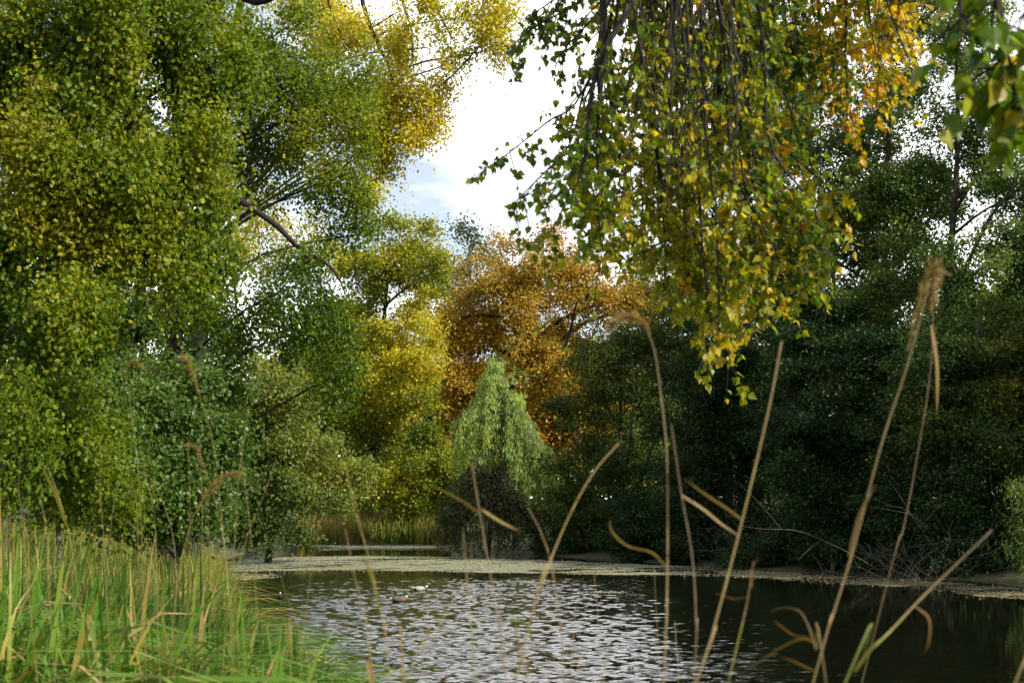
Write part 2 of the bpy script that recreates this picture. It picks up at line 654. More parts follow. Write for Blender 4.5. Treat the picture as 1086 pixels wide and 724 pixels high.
def tree(name, label, cat, trunk, r0, blobs, leafm, barkm, leaf=0.10, cover=3.2, spray=0.35, tmpl=LEAF_KITE, group=None,
         r1=None, tips_per=None, tiplen=0.9, gap=0.0, gapscale=2.5, shell=0.5, extra=(), kw=None, r_tip=0.010, limb_r=None, depth=1.0, autolimb=True, base_on_ground=True):
    """trunk: [(px,py,Y)..] from the ground up; blobs: (px,py,rx,ry,Y,tint[,cover])"""
    kw = dict(kw or {})
    kw['up'] = kw.get('up', .6) * .4
    leaf = leaf * 1.35
    cover = cover * 1.7
    spray = spray * .95
    T = [at(*p) for p in trunk]
    b = T[0].copy()
    if base_on_ground:
        g = gz(b[0], b[1])
        b = np.array([b[0], b[1], g - 0.1])
        if T[0][2] > g + .3:
            T = [b] + T
        else:
            T[0] = b
    root = thing(name, (b[0], b[1], b[2] + 0.1), label, cat, group)
    TP = smooth_path(T, 14)
    r1 = r1 or r0 * 0.25
    s = np.linspace(0, 1, 14)
    R = r0 * (1 - s) + r1 * s
    R[0] *= 1.35
    tb = MB()
    tb.tubes(TP[None], R[None], 10)
    tb.build('trunk', barkm, root, True)
    cb = MB()
    for (pts, ra, rb) in extra:
        eb = MB()
        P = smooth_path([at(*p) for p in pts], 12)
        eb.tubes(P[None], np.linspace(ra, rb, 12)[None], 7)
        eb.build('limb', barkm, root, True)
    BC = np.array([at(b_[0], b_[1], b_[4]) for b_ in blobs])
    BR = np.array([[max(b_[2], b_[3]) * b_[4] / F] * 3 for b_ in blobs])
    BT = np.array([b_[5] for b_ in blobs])
    for bl in blobs:
        px, py, rx, ry, Y, tint = bl[:6]
        cov = cover * (bl[6] if len(bl) > 6 else 1.0)
        c = at(px, py, Y)
        mpp = Y / F
        rad = np.array([rx * mpp, (rx + ry) / 2 * mpp * depth, ry * mpp])
        nl = int(cov * math.pi * rx * ry * mpp * mpp / (leaf * leaf * 0.34))
        nt_ = tips_per or int(np.clip(math.pi * rad[0] * rad[2] / (spray * spray * 2.8), 14, 420))
        u = rng.normal(size=(nt_ * 3, 3))
        u /= np.linalg.norm(u, axis=1)[:, None]
        rr = rng.random(nt_ * 3) ** shell
        rr *= 1 + 0.34 * wob(u * 2.2 + c, 1.0, 1) + .10 * np.abs(rng.normal(size=nt_ * 3))
        tips = c + u * rr[:, None] * rad * .88
        ns = int(nt_ * 1.5)
        su = rng.normal(size=(8, 3))
        su /= np.linalg.norm(su, axis=1)[:, None]
        si = rng.integers(0, 8, ns)
        v = rng.normal(size=(ns, 3))
        v /= np.linalg.norm(v, axis=1)[:, None]
        ssz = rng.uniform(.18, .46, 8)
        sat = c + (su[si] * .92 + v * (rng.random(ns) ** .5 * ssz[si])[:, None]) * rad
        tips = np.concatenate([tips[:nt_], sat])
        tips = tips[rng.permutation(len(tips))]
        keep = wob(tips, gapscale, 3) > gap - 0.9 if gap else np.ones(len(tips), bool)
        tips = tips[keep][:int(nt_ * 1.6)]
        tips = tips[tips[:, 2] > ground_z(tips[:, 0], tips[:, 1]).clip(0.05) + 0.1]
        if len(tips) < 3:
            continue
        lb = MB()
        if autolimb:
            # limb from the trunk to the heart of the clump
            dz = TP[:, 2] - (c[2] - 0.55 * np.linalg.norm((TP - c)[:, :2], axis=1))
            kx = int(np.argmin(np.abs(dz) + 0.25 * np.linalg.norm(TP - c, axis=1)))
            a0 = TP[kx]
            ln = np.linalg.norm(c - a0)
            mid = a0 * .5 + c * .5 + np.array([0, 0, 0.10 * ln]) + rng.normal(size=3) * ln * 0.05
            ex = (c - mid) / (np.linalg.norm(c - mid) + 1e-6)
            LP = smooth_path([a0, mid, c, c + ex * min(.45 * np.linalg.norm(c - mid), .55 * rad[0]) + np.array([0, 0, -.15 * rad[2]])], 9)
            lr = (limb_r or r0 * 0.42) * (0.6 + 0.4 * min(1, ln / 6))
            lr = min(lr, R[kx] * .8)
            lb.tubes(LP[None], np.linspace(lr, lr * .22, 9)[None], 6)
            nodes = LP[3:]
        else:
            nodes = TP[4:]
        st = grow(lb, nodes, tips, r_tip)
        lb.build('limb', barkm, root, True)
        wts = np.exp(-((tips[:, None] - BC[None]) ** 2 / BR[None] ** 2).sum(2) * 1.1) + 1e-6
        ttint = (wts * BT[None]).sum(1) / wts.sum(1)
        leaf_spray(cb, st, tips, nl, spray, leaf, ttint, tmpl, **kw)
    cr_ = cb.build('crown', leafm, root)
    return root


# leaf pigments, dark green -> olive -> yellow -> brown
G_MAPLE = foliage('maple_leaf', [(0.0, (0.038, 0.086, 0.009)), (0.30, (0.135, 0.20, 0.012)), (0.52, (0.27, 0.265, 0.016)), (0.75, (0.34, 0.22, 0.020)), (1.0, (0.27, 0.13, 0.02))], .52, .45, .22)
G_YELLOW = foliage('yellow_leaf', [(0.0, (0.030, 0.068, 0.008)), (0.35, (0.11, 0.16, 0.012)), (0.55, (0.38, 0.36, 0.025)), (0.8, (0.62, 0.53, 0.04)), (1.0, (0.55, 0.38, 0.03))], .5, .45, .25, (1.3, 1.25, .45))
G_ORANGE = foliage('orange_leaf', [(0.0, (0.11, 0.10, 0.016)), (0.4, (0.36, 0.245, 0.026)), (0.7, (0.46, 0.275, 0.024)), (1.0, (0.28, 0.11, 0.016))], .38, .5, .25, (1.2, 1.1, .5))
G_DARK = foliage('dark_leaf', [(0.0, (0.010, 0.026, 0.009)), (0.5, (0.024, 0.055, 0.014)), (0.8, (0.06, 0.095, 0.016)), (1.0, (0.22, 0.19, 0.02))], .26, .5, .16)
G_MID = foliage('mid_leaf', [(0.0, (0.022, 0.054, 0.012)), (0.5, (0.080, 0.145, 0.026)), (0.8, (0.18, 0.22, 0.035)), (1.0, (0.32, 0.27, 0.03))], .40, .42, .32)
G_OLIVE = foliage('olive_leaf', [(0.0, (0.035, 0.065, 0.012)), (0.5, (0.115, 0.165, 0.038)), (0.8, (0.25, 0.25, 0.04)), (1.0, (0.42, 0.32, 0.03))], .42, .5, .2)
G_WILLOW = foliage('willow_leaf', [(0.0, (0.11, 0.18, 0.04)), (0.5, (0.30, 0.42, 0.10)), (1.0, (0.50, 0.54, 0.10))], .42, .5, .25, (1.3, 1.3, .7))
G_GREY = foliage('grey_leaf', [(0.0, (0.03, 0.042, 0.016)), (0.5, (0.075, 0.098, 0.040)), (1.0, (0.18, 0.17, 0.06))], .3, .6, .2)
G_POPLAR = foliage('poplar_leaf', [(0.0, (0.030, 0.080, 0.012)), (0.3, (0.085, 0.16, 0.014)), (0.52, (0.25, 0.27, 0.018)), (0.72, (0.52, 0.37, 0.018)), (0.9, (0.52, 0.24, 0.016)), (1.0, (0.30, 0.10, 0.012))], .56, .40, .3, (1.35, 1.35, .4))
TWIG = bark('poplar_twig', (0.006, 0.005, 0.004), (0.022, 0.017, 0.012), 20)

# --- left bank, from the picture's left edge inwards
tree('maple_tree', 'big maple with reddish trunk and green to rusty leaves at the left edge', 'tree',
     [(-8, 620, 26), (0, 500, 26), (12, 430, 26), (28, 370, 26.2), (62, 320, 26.4), (96, 262, 26.8), (116, 190, 27), (130, 90, 27.4), (140, -60, 28)], 0.30,
     [(30, 40, 85, 85, 26.5, 0.12), (130, 30, 95, 75, 26, 0.20), (60, 150, 80, 70, 25.8, 0.34), (140, 130, 80, 75, 25.8, 0.26), (215, 90, 60, 70, 27, 0.12),
      (200, 190, 70, 75, 26.5, 0.18), (90, 235, 90, 65, 26, 0.30), (20, 260, 60, 75, 27, 0.20), (150, 275, 70, 55, 26, 0.26), (55, 345, 62, 45, 26, 0.18),
      (215, 262, 40, 42, 27, 0.18), (-40, 120, 80, 120, 27, 0.22), (-50, 330, 70, 80, 27, 0.17), (110, -70, 150, 60, 27, 0.22), (70, 330, 40, 55, 25, 0.22),
      (25, 440, 34, 50, 24.5, 0.14, .7), (2, 505, 36, 46, 24.6, 0.18, .9)],
     G_MAPLE, BARK_RED, leaf=.066, cover=2.7, spray=.24, tmpl=LEAF_STAR, gap=.42, gapscale=.9, depth=.6,
     kw=dict(jit=.09, tnoise=.18, nscale=1.3, up=.5, flat=1.35, droop=.9), r1=.10)
tree('leaning_tree', 'tall dark green tree whose bare dark bough slants down to the right', 'tree',
     [(176, 640, 38), (180, 480, 38), (186, 330, 38), (190, 200, 38), (186, 80, 38), (185, -80, 38)], .30,
     [(300, 60, 70, 60, 38, .25), (260, 130, 55, 60, 38.5, .22), (330, 130, 60, 55, 37.5, .34), (365, 185, 38, 45, 38, .34), (280, 190, 50, 45, 39, .2, .7),
      (235, 330, 50, 62, 38, .14), (215, 395, 40, 34, 38, .10), (320, 300, 42, 45, 37, .16), (330, 350, 50, 46, 37, .10), (362, 395, 26, 40, 38, .12),
      (240, 30, 70, 60, 39, .25), (376, 100, 34, 40, 38, .42), (370, 250, 30, 36, 38, .2)],
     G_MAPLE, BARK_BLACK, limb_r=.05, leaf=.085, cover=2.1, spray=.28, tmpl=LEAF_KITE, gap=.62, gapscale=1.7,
     extra=[([(205, 150, 38), (232, 190, 37.6), (262, 218, 37.2), (290, 236, 37), (318, 264, 37), (342, 276, 37), (358, 292, 37), (366, 312, 37)], .125, .015),
            ([(318, 262, 37), (332, 284, 37), (341, 305, 37), (348, 325, 37), (350, 350, 37)], .06, .012),
            ([(190, 70, 38), (222, 20, 37.6), (252, 38, 37.4), (285, 70, 37.2), (312, 110, 37), (325, 150, 37)], .16, .04),
            ([(190, 40, 38), (235, -8, 37), (275, 2, 36.6), (320, -20, 36)], .17, .08),
            ([(240, 215, 38), (246, 260, 38), (250, 320, 38), (254, 370, 38)], .06, .02)],
     kw=dict(jit=.09, tnoise=.16, nscale=1.4, up=.5, flat=1.2, droop=.8), depth=.7)
tree('golden_poplar_tree', 'tall tree with bright yellow leaves hanging over the sky gap', 'tree',
     [(205, 600, 50), (208, 400, 50), (220, 200, 50), (250, 20, 50), (300, -120, 49)], .34,
     [(330, 15, 60, 45, 48, .62), (410, 20, 50, 38, 47, .66, .8), (490, 18, 52, 40, 46, .70), (525, 52, 22, 26, 46, .66), (430, 95, 42, 40, 47, .60), (395, 130, 45, 40, 47, .50),
      (452, 112, 24, 34, 47, .66), (420, 150, 40, 30, 47, .60), (440, 52, 36, 34, 47, .56, .8), (445, 140, 26, 26, 47, .66), (536, 20, 22, 30, 46, .68), (400, 172, 24, 20, 48, .6), (470, 70, 26, 30, 46.5, .66, .8), (330, 90, 55, 50, 51, .66, .8), (385, 190, 22, 26, 51, .68), (250, 225, 60, 60, 54, .5, .6), (300, 265, 55, 45, 55, .55, .5)],
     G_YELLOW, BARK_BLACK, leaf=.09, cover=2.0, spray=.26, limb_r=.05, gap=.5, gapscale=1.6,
     extra=[([(380, -60, 47), (384, 0, 47), (400, 45, 47), (412, 70, 47), (418, 95, 47)], .10, .03),
            ([(418, -40, 47), (428, 5, 47), (436, 30, 47), (438, 70, 47)], .07, .02),
            ([(455, -40, 46), (462, 5, 46), (474, 30, 46), (482, 45, 46)], .06, .02),
            ([(340, -40, 47), (350, 8, 47), (364, 42, 47), (376, 56, 47)], .05, .015),
            ([(300, -30, 48), (312, 10, 48), (330, 30, 48), (345, 48, 48)], .08, .02)],
     kw=dict(jit=.10, tnoise=.16, nscale=1.5, up=.4, droop=.9, flat=1.3))
tree('mixed_yellow_tree', 'round green and golden tree standing beyond the reeds at the far shore', 'tree',
     [(395, 560, 109.2), (394, 500, 109.2), (400, 420, 109.2), (408, 330, 109.2), (414, 260, 109.2)], .36,
     [(418, 262, 36, 34, 107.9, .36), (445, 300, 36, 38, 106.6, .48), (392, 300, 42, 42, 107.9, .38), (435, 345, 38, 36, 105.3, .62), (425, 395, 46, 40, 104.7, .70), (372, 350, 45, 42, 107.9, .36),
      (362, 400, 40, 42, 107.9, .28), (395, 440, 40, 34, 106.6, .30), (440, 425, 30, 34, 105.3, .44), (340, 440, 34, 40, 109.2, .25), (455, 268, 18, 30, 107.9, .42), (400, 470, 40, 26, 107.9, .25, .7)],
     G_YELLOW, BARK_DARK, leaf=.18, cover=3.0, spray=.50, gap=.25, gapscale=2.2, kw=dict(jit=.10, tnoise=.20, nscale=2.4, up=.5))
tree('pale_background_tree', 'pale grey green thinly leaved treetop showing behind the orange tree', 'tree',
     [(500, 560, 145), (500, 400, 145), (498, 260, 145)], .4,
     [(498, 262, 22, 28, 145, .5), (520, 300, 40, 50, 146, .45), (480, 330, 30, 50, 146, .4)],
     G_GREY, BARK_GREY, leaf=.24, cover=1.4, spray=.8, kw=dict(up=.5))
tree('orange_tree', 'large round tree in full orange brown autumn leaf beyond the pond', 'tree',
     [(584, 575, 114), (583, 520, 114), (590, 478, 114), (580, 440, 114), (566, 400, 114), (560, 340, 114), (556, 280, 114)], .62,
     [(535, 285, 48, 40, 113, .45), (590, 285, 50, 40, 113, .5), (500, 335, 34, 46, 113, .45), (560, 340, 55, 48, 112, .52), (625, 325, 48, 44, 113, .45), (520, 400, 46, 48, 113, .5),
      (580, 405, 54, 42, 112, .58), (630, 395, 44, 50, 113, .52), (505, 450, 36, 36, 114, .55), (560, 455, 44, 34, 113, .6), (610, 455, 36, 34, 114, .5), (665, 330, 36, 44, 115, .25), (486, 395, 28, 50, 114, .5), (478, 340, 22, 40, 116, .5), (480, 455, 26, 44, 116, .5), (490, 500, 40, 30, 117, .45)],
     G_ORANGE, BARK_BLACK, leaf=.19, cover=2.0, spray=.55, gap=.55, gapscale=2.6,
     extra=[([(590, 478, 114), (606, 462, 112), (618, 480, 111)], .25, .12), ([(566, 400, 114), (548, 360, 112), (536, 310, 111)], .26, .08), ([(568, 410, 114), (598, 370, 112), (612, 320, 111)], .24, .07), ([(562, 350, 114), (540, 330, 111), (524, 300, 110)], .18, .06)],
     kw=dict(jit=.10, tnoise=.22, nscale=2.5, up=.5), r_tip=.022)
tree('lime_tree', 'yellow green tree filling the space behind the alder and the hanging leaves', 'tree',
     [(700, 560, 118), (700, 450, 118), (698, 320, 118)], .35,
     [(690, 300, 44, 40, 118, .55), (720, 340, 50, 50, 118, .5), (690, 400, 50, 50, 118, .5), (740, 420, 50, 50, 118, .4), (700, 470, 60, 50, 118, .4), (780, 380, 60, 60, 118, .4), (640, 470, 40, 50, 118, .45)],
     G_OLIVE, BARK_DARK, leaf=.18, cover=2.4, spray=.55, kw=dict(jit=.08, tnoise=.15, nscale=2.4))
tree('yellow_green_bush', 'rounded yellow green bush above the far reed bed', 'bush',
     [(446, 560, 104), (446, 520, 104), (446, 490, 104)], .16,
     [(446, 488, 42, 30, 103, .43), (470, 512, 30, 26, 103, .40), (420, 512, 30, 28, 103, .44), (446, 525, 46, 22, 102.5, .36)],
     G_YELLOW, BARK_DARK, leaf=.17, cover=4, spray=.42, kw=dict(jit=.08, tnoise=.14, nscale=2, up=.4))
tree('pale_sallow_bush', 'broad olive green sallow bush leaning out over the water on the left', 'bush',
     [(285, 585, 71), (290, 540, 71), (298, 480, 71), (304, 420, 71)], .22,
     [(300, 425, 44, 42, 70, .62), (275, 465, 48, 45, 69.5, .60), (325, 475, 44, 46, 70, .68), (355, 500, 34, 34, 71, .60), (300, 520, 60, 40, 69.5, .58), (262, 530, 30, 44, 69, .22), (290, 562, 40, 22, 69, .16),
      (285, 395, 22, 24, 71, .60)],
     G_OLIVE, BARK_DARK, leaf=.14, cover=3.2, spray=.40, tmpl=LEAF_SLIM and LEAF_KITE, kw=dict(jit=.09, tnoise=.2, nscale=2.2, up=.4, droop=.8))
tree('shore_bush', 'dull green bush between the pale sallow bush and the far reeds', 'bush',
     [(362, 575, 104), (362, 545, 104), (362, 515, 104)], .14,
     [(372, 528, 20, 20, 106, .3), (350, 540, 24, 22, 105, .3)],
     G_OLIVE, BARK_DARK, leaf=.17, cover=3, spray=.45, kw=dict(jit=.09, tnoise=.16, nscale=2, up=.5))
tree('glossy_shrub', 'mid green glossy leaved shrub rising behind the grassy bank', 'shrub',
     [(190, 590, 34), (190, 530, 34), (190, 450, 34)], .12,
     [(190, 430, 48, 44, 34, .45), (150, 460, 48, 46, 33, .5), (215, 470, 34, 48, 33, .5), (170, 515, 60, 40, 32, .45), (228, 520, 24, 34, 33, .4), (185, 548, 60, 22, 32, .42), (120, 545, 40, 20, 32, .4), (130, 420, 44, 38, 35, .4)],
     G_MID, BARK_DARK, leaf=.078, cover=3.8, spray=.3, tmpl=LEAF_ROUND, kw=dict(jit=.08, tnoise=.15, nscale=1.4, up=.7))
tree('young_maple', 'light green young maple at the foot of the reddish trunk', 'tree',
     [(62, 620, 30), (62, 540, 30), (64, 450, 30), (66, 390, 30)], .08,
     [(62, 400, 44, 36, 30, 0.23), (85, 445, 46, 40, 29.5, 0.27), (50, 470, 46, 44, 29.5, 0.21), (95, 500, 44, 38, 29, 0.23), (30, 520, 46, 36, 29.5, 0.17), (120, 520, 36, 30, 30, 0.21)],
     G_MAPLE, BARK_GREY, leaf=.066, cover=2.2, spray=.22, tmpl=LEAF_STAR, gap=.45, gapscale=1.0, kw=dict(jit=.08, tnoise=.14, nscale=1.2, up=.5, flat=1.2, droop=.8))
tree('background_tree', 'grey green background tree seen between the maple and the leaning tree', 'tree',
     [(150, 560, 62), (150, 450, 62), (150, 330, 62)], .25,
     [(140, 330, 46, 42, 62, .35), (185, 350, 46, 46, 62, .4), (110, 375, 50, 44, 63, .35), (170, 410, 60, 46, 62, .38), (230, 400, 46, 44, 64, .4), (90, 440, 60, 50, 63, .35), (160, 480, 90, 50, 63, .35)],
     G_MID, BARK_DARK, leaf=.14, cover=3.2, spray=.45, kw=dict(jit=.07, tnoise=.12, up=.6))

# --- right bank
RK = dict(jit=.11, tnoise=.2, nscale=2.0, up=.9, flat=.5, droop=.3)
tree('alder_tree', 'dark twiggy alder with many thin upright stems beside the orange tree', 'tree',
     [(650, 590, 84), (655, 520, 84), (658, 440, 84), (660, 370, 84)], .2,
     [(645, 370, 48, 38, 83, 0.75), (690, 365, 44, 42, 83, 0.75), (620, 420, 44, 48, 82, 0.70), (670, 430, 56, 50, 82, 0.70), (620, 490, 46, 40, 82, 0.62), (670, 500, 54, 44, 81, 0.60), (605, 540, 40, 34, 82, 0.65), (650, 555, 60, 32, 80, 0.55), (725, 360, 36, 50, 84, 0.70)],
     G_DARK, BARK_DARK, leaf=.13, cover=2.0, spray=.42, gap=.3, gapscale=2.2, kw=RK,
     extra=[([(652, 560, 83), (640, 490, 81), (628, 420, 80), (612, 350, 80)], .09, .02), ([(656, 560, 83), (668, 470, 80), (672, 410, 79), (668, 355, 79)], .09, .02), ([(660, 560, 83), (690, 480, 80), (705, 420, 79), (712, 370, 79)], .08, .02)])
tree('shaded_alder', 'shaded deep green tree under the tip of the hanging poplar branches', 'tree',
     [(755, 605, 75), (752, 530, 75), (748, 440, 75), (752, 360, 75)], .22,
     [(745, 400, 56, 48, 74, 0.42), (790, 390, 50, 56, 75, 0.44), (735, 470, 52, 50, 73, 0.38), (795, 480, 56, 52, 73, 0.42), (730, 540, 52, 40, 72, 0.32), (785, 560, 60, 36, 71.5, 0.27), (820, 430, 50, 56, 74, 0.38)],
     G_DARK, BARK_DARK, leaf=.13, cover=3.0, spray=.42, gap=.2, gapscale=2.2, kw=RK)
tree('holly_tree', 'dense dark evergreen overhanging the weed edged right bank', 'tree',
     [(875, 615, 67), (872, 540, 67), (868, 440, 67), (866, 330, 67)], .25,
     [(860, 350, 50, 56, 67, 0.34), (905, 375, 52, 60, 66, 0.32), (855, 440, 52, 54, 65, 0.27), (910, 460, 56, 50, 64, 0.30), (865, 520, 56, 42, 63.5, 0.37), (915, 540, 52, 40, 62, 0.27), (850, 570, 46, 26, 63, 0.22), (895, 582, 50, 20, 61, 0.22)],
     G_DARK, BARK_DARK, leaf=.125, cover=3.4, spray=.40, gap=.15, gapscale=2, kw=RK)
tree('tall_right_tree', 'tall grey green tree with slim upright trunks against the sky at the right', 'tree',
     [(948, 610, 69), (946, 420, 69), (938, 300, 69), (940, 200, 69), (944, 110, 69), (948, 0, 69)], .24,
     [(900, 260, 52, 50, 69, .62), (950, 230, 52, 48, 68, .55), (895, 200, 44, 44, 70, .62), (945, 165, 42, 40, 70, .5, .85), (905, 320, 50, 44, 68, .6), (965, 300, 52, 46, 67.5, .45), (985, 205, 44, 42, 68, .5, .8), (930, 130, 40, 40, 70, .55, .7), (940, 90, 50, 50, 70, .5, .85), (925, 400, 60, 46, 66, .4), (880, 150, 40, 40, 70, .55), (950, 0, 60, 60, 70, .5), (840, 270, 40, 70, 71, .5), (840, 180, 40, 70, 71, .5)],
     G_MID, BARK_DARK, leaf=.12, cover=2.1, spray=.36, gap=.50, gapscale=1.7, kw=dict(jit=.1, tnoise=.15, nscale=2, up=.6),
     extra=[([(868, 330, 68), (866, 292, 67), (858, 268, 66.5), (850, 256, 66)], .30, .22)])
tree('screened_tree', 'tall green tree rising behind the curtain of the hanging poplar', 'tree',
     [(778, 600, 80), (776, 420, 80), (772, 260, 80), (774, 90, 80)], .26,
     [(770, 120, 56, 56, 80, .45), (810, 190, 56, 56, 79, .5), (745, 210, 50, 56, 80, .45), (785, 280, 60, 54, 79, .45), (735, 310, 48, 50, 80, .4), (820, 110, 50, 56, 80, .5), (780, 40, 60, 50, 80, .5), (850, 60, 50, 60, 79, .5)],
     G_MID, BARK_DARK, leaf=.12, cover=2.0, spray=.36, gap=.42, gapscale=1.8, kw=dict(jit=.1, tnoise=.15, nscale=2, up=.6))
tree('forked_right_tree', 'tall tree with a forked trunk and sky showing through at the right edge', 'tree',
     [(1000, 600, 66), (1004, 420, 66), (1004, 320, 66), (1012, 220, 66), (1016, 130, 66), (1012, 20, 66)], .25,
     [(1000, 270, 50, 44, 65, .5), (1050, 280, 52, 50, 64, .45), (1020, 200, 52, 44, 66, .5, .85), (1070, 210, 46, 48, 65, .5, .85), (1000, 130, 50, 50, 67, .5, .75), (1060, 120, 56, 60, 66, .5, .9), (1110, 300, 60, 90, 66, .4), (1110, 150, 60, 90, 66, .4), (1030, 340, 70, 44, 64, .42), (1020, 20, 80, 60, 67, .5)],
     G_MID, BARK_DARK, leaf=.12, cover=2.1, spray=.36, gap=.50, gapscale=1.7, kw=dict(jit=.1, tnoise=.15, nscale=2, up=.6),
     extra=[([(1012, 225, 66), (1030, 196, 65), (1052, 180, 65), (1070, 168, 65)], .10, .05), ([(1004, 330, 66), (1040, 250, 64), (1062, 215, 64), (1090, 195, 64)], .11, .06)])
tree('layered_tree', 'broad dark tree with layered drooping sprays at the right edge above the dead brush', 'tree',
     [(1040, 625, 60), (1035, 540, 60), (1030, 430, 60), (1040, 330, 60)], .24,
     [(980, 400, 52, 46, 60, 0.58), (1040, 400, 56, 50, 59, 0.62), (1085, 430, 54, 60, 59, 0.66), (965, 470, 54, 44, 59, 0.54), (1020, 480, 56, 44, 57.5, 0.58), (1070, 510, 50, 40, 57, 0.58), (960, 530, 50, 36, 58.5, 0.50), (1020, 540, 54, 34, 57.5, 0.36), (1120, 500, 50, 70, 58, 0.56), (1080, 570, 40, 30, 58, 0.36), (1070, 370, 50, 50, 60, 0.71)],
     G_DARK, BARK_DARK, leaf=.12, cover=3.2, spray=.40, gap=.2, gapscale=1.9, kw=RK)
# trees standing just beyond the right side of the frame: they shade the bank
for (px, Y, tp, lab) in ((1250, 64, 190, 'tall dark tree standing beyond the layered tree on the right bank'), (1480, 52, 0, 'tall dark tree on the right bank outside the bend of the pond'),
                         (1840, 42, -100, 'tall dark tree on the right bank nearest the hanging poplar')):
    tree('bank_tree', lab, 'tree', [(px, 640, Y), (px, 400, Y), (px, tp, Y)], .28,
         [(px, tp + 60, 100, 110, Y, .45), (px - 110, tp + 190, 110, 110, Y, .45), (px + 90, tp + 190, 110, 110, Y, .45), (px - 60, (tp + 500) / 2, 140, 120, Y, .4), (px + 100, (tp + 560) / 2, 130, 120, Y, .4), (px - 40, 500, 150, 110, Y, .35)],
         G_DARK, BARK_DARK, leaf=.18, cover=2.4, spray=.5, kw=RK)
tree('shade_tree', 'dark tree deep in the wood behind the holly tree', 'tree', [(900, 590, 88), (890, 400, 88), (880, 220, 88)], .3,
     [(880, 260, 70, 70, 88, .5), (830, 350, 70, 70, 88, .4), (930, 350, 80, 70, 88, .4), (800, 440, 80, 70, 87, .35), (900, 460, 90, 70, 87, .35), (960, 240, 60, 70, 88, .5), (1000, 440, 90, 80, 84, .35), (825, 515, 70, 50, 86, .32), (760, 500, 60, 50, 90, .32)],
     G_DARK, BARK_DARK, leaf=.17, cover=2.4, spray=.6, kw=RK)
tree('edge_bush', 'bright green leafy bush tip at the right edge above the weed', 'bush', [(1100, 625, 47), (1100, 560, 47), (1098, 520, 47)], .08,
     [(1092, 525, 26, 24, 46.5, .72), (1100, 560, 30, 28, 46.5, .6), (1094, 590, 24, 18, 46.5, .45)],
     G_MID, BARK_GREY, leaf=.13, cover=3, spray=.24, tmpl=LEAF_SLIM, kw=dict(droop=1.2, jit=.1, up=.3))


# --- weeping forms
def weeping(name, label, cat, base, Y, strands, leafm, leaf, per, barkm, tint, bare=0.0):
    """strands: list of (root px,py ; crown px,py ; end py)"""
    b = at(base[0], base[1], Y)
    g = gz(b[0], b[1])
    root = thing(name, (b[0], b[1], g), label, cat)
    tb, cb = MB(), MB()
    top = at(base[0] + 4, base[2], Y)
    TP = smooth_path([np.array([b[0], b[1], g - .1]), (np.array([b[0], b[1], g]) * .5 + top * .5) + np.array([.2, 0, 0]), top], 10)
    tb.tubes(TP[None], np.linspace(.2, .05, 10)[None], 8)
    tb.build('trunk', barkm, root, True)
    paths, rads = [], []
    for (sx, sy, ey, dep) in strands:
        c = at(sx, sy, Y + dep)
        a = TP[int(rng.integers(5, 10))]
        e = at(sx + (sx - base[0]) * .05 + rng.normal() * 2, ey, Y + dep * 1.15)
        e[2] = max(e[2], 0.12)
        m = c * .5 + e * .5 + rng.normal(size=3) * .12 + (c - a) * .08
        m[2] = c[2] * .55 + e[2] * .45
        P = smooth_path([a, a * .45 + c * .55 + np.array([0, 0, .5]), c, m, e], 12)
        paths.append(P)
        rads.append(np.linspace(.03, .006, 12))
    lb = MB()
    lb.tubes(np.array(paths), np.array(rads), 3)
    lb.build('branches', barkm, root, True)
    PP = np.array(paths)
    n = per * len(paths)
    i = rng.integers(0, len(paths), n)
    t = rng.uniform(4, 10.999, n)
    k = t.astype(int)
    fr = (t - k)[:, None]
    pos = PP[i, k] * (1 - fr) + PP[i, k + 1] * fr + rng.normal(size=(n, 3)) * .11
    A = rng.normal(size=(n, 3)) * .45 + np.array([0, 0, -1.0])
    Nn = rng.normal(size=(n, 3))
    cb.leaves(pos, A, Nn, leaf * rng.uniform(.7, 1.3, n), np.clip(tint + .16 * wob(pos, 1.2, 1) + .12 * rng.normal(size=n), 0, 1), rng.uniform(.8, 1.2, n), LEAF_SLIM if leaf > .2 else LEAF_KITE)
    cb.build('crown', leafm, root)
    return root


st = []
lumps = [(525, 390, 7), (523, 404, 12), (513, 424, 11), (541, 424, 12), (500, 442, 13), (553, 452, 15), (528, 456, 18), (499, 474, 12), (570, 480, 13), (543, 486, 18), (577, 500, 9), (514, 498, 16), (555, 510, 20)]
for i in range(300):
    lx, ly, lr = lumps[i % len(lumps)]
    a = rng.uniform(0, 6.28)
    rr = lr * math.sqrt(rng.random()) * 1.15
    sy = ly - math.sqrt(max(lr * lr - min(rr, lr) ** 2, 0)) * .7 + rng.normal() * 3
    st.append((lx + rr * math.cos(a) * 1.05, sy, min(sy + rng.uniform(14, 52), 550), rr * math.sin(a) * .075 + rng.normal() * .5))
weeping('weeping_willow', 'small pale green weeping willow in front of the orange tree', 'tree', (536, 560, 424), 95, st, G_WILLOW, .30, 70, BARK_GREY, .5)
st = []
lumps = [(478, 548, 10), (489, 524, 12), (504, 508, 12), (524, 514, 16), (541, 528, 12), (555, 548, 13), (512, 536, 22), (568, 562, 7), (532, 505, 7)]
for i in range(190):
    lx, ly, lr = lumps[i % len(lumps)]
    a = rng.uniform(0, 6.28)
    rr = lr * math.sqrt(rng.random()) * 1.2
    st.append((lx + rr * math.cos(a), ly - math.sqrt(max(lr * lr - min(rr, lr) ** 2, 0)) * .7 + rng.normal() * 7, rng.uniform(540, 594), rr * math.sin(a) * .06))
weeping('weeping_brush', 'low grey weeping bush trailing bare twigs into the water', 'bush', (515, 582, 508), 81.5, st, G_GREY, .17, 50, BARK_DARK, .5)

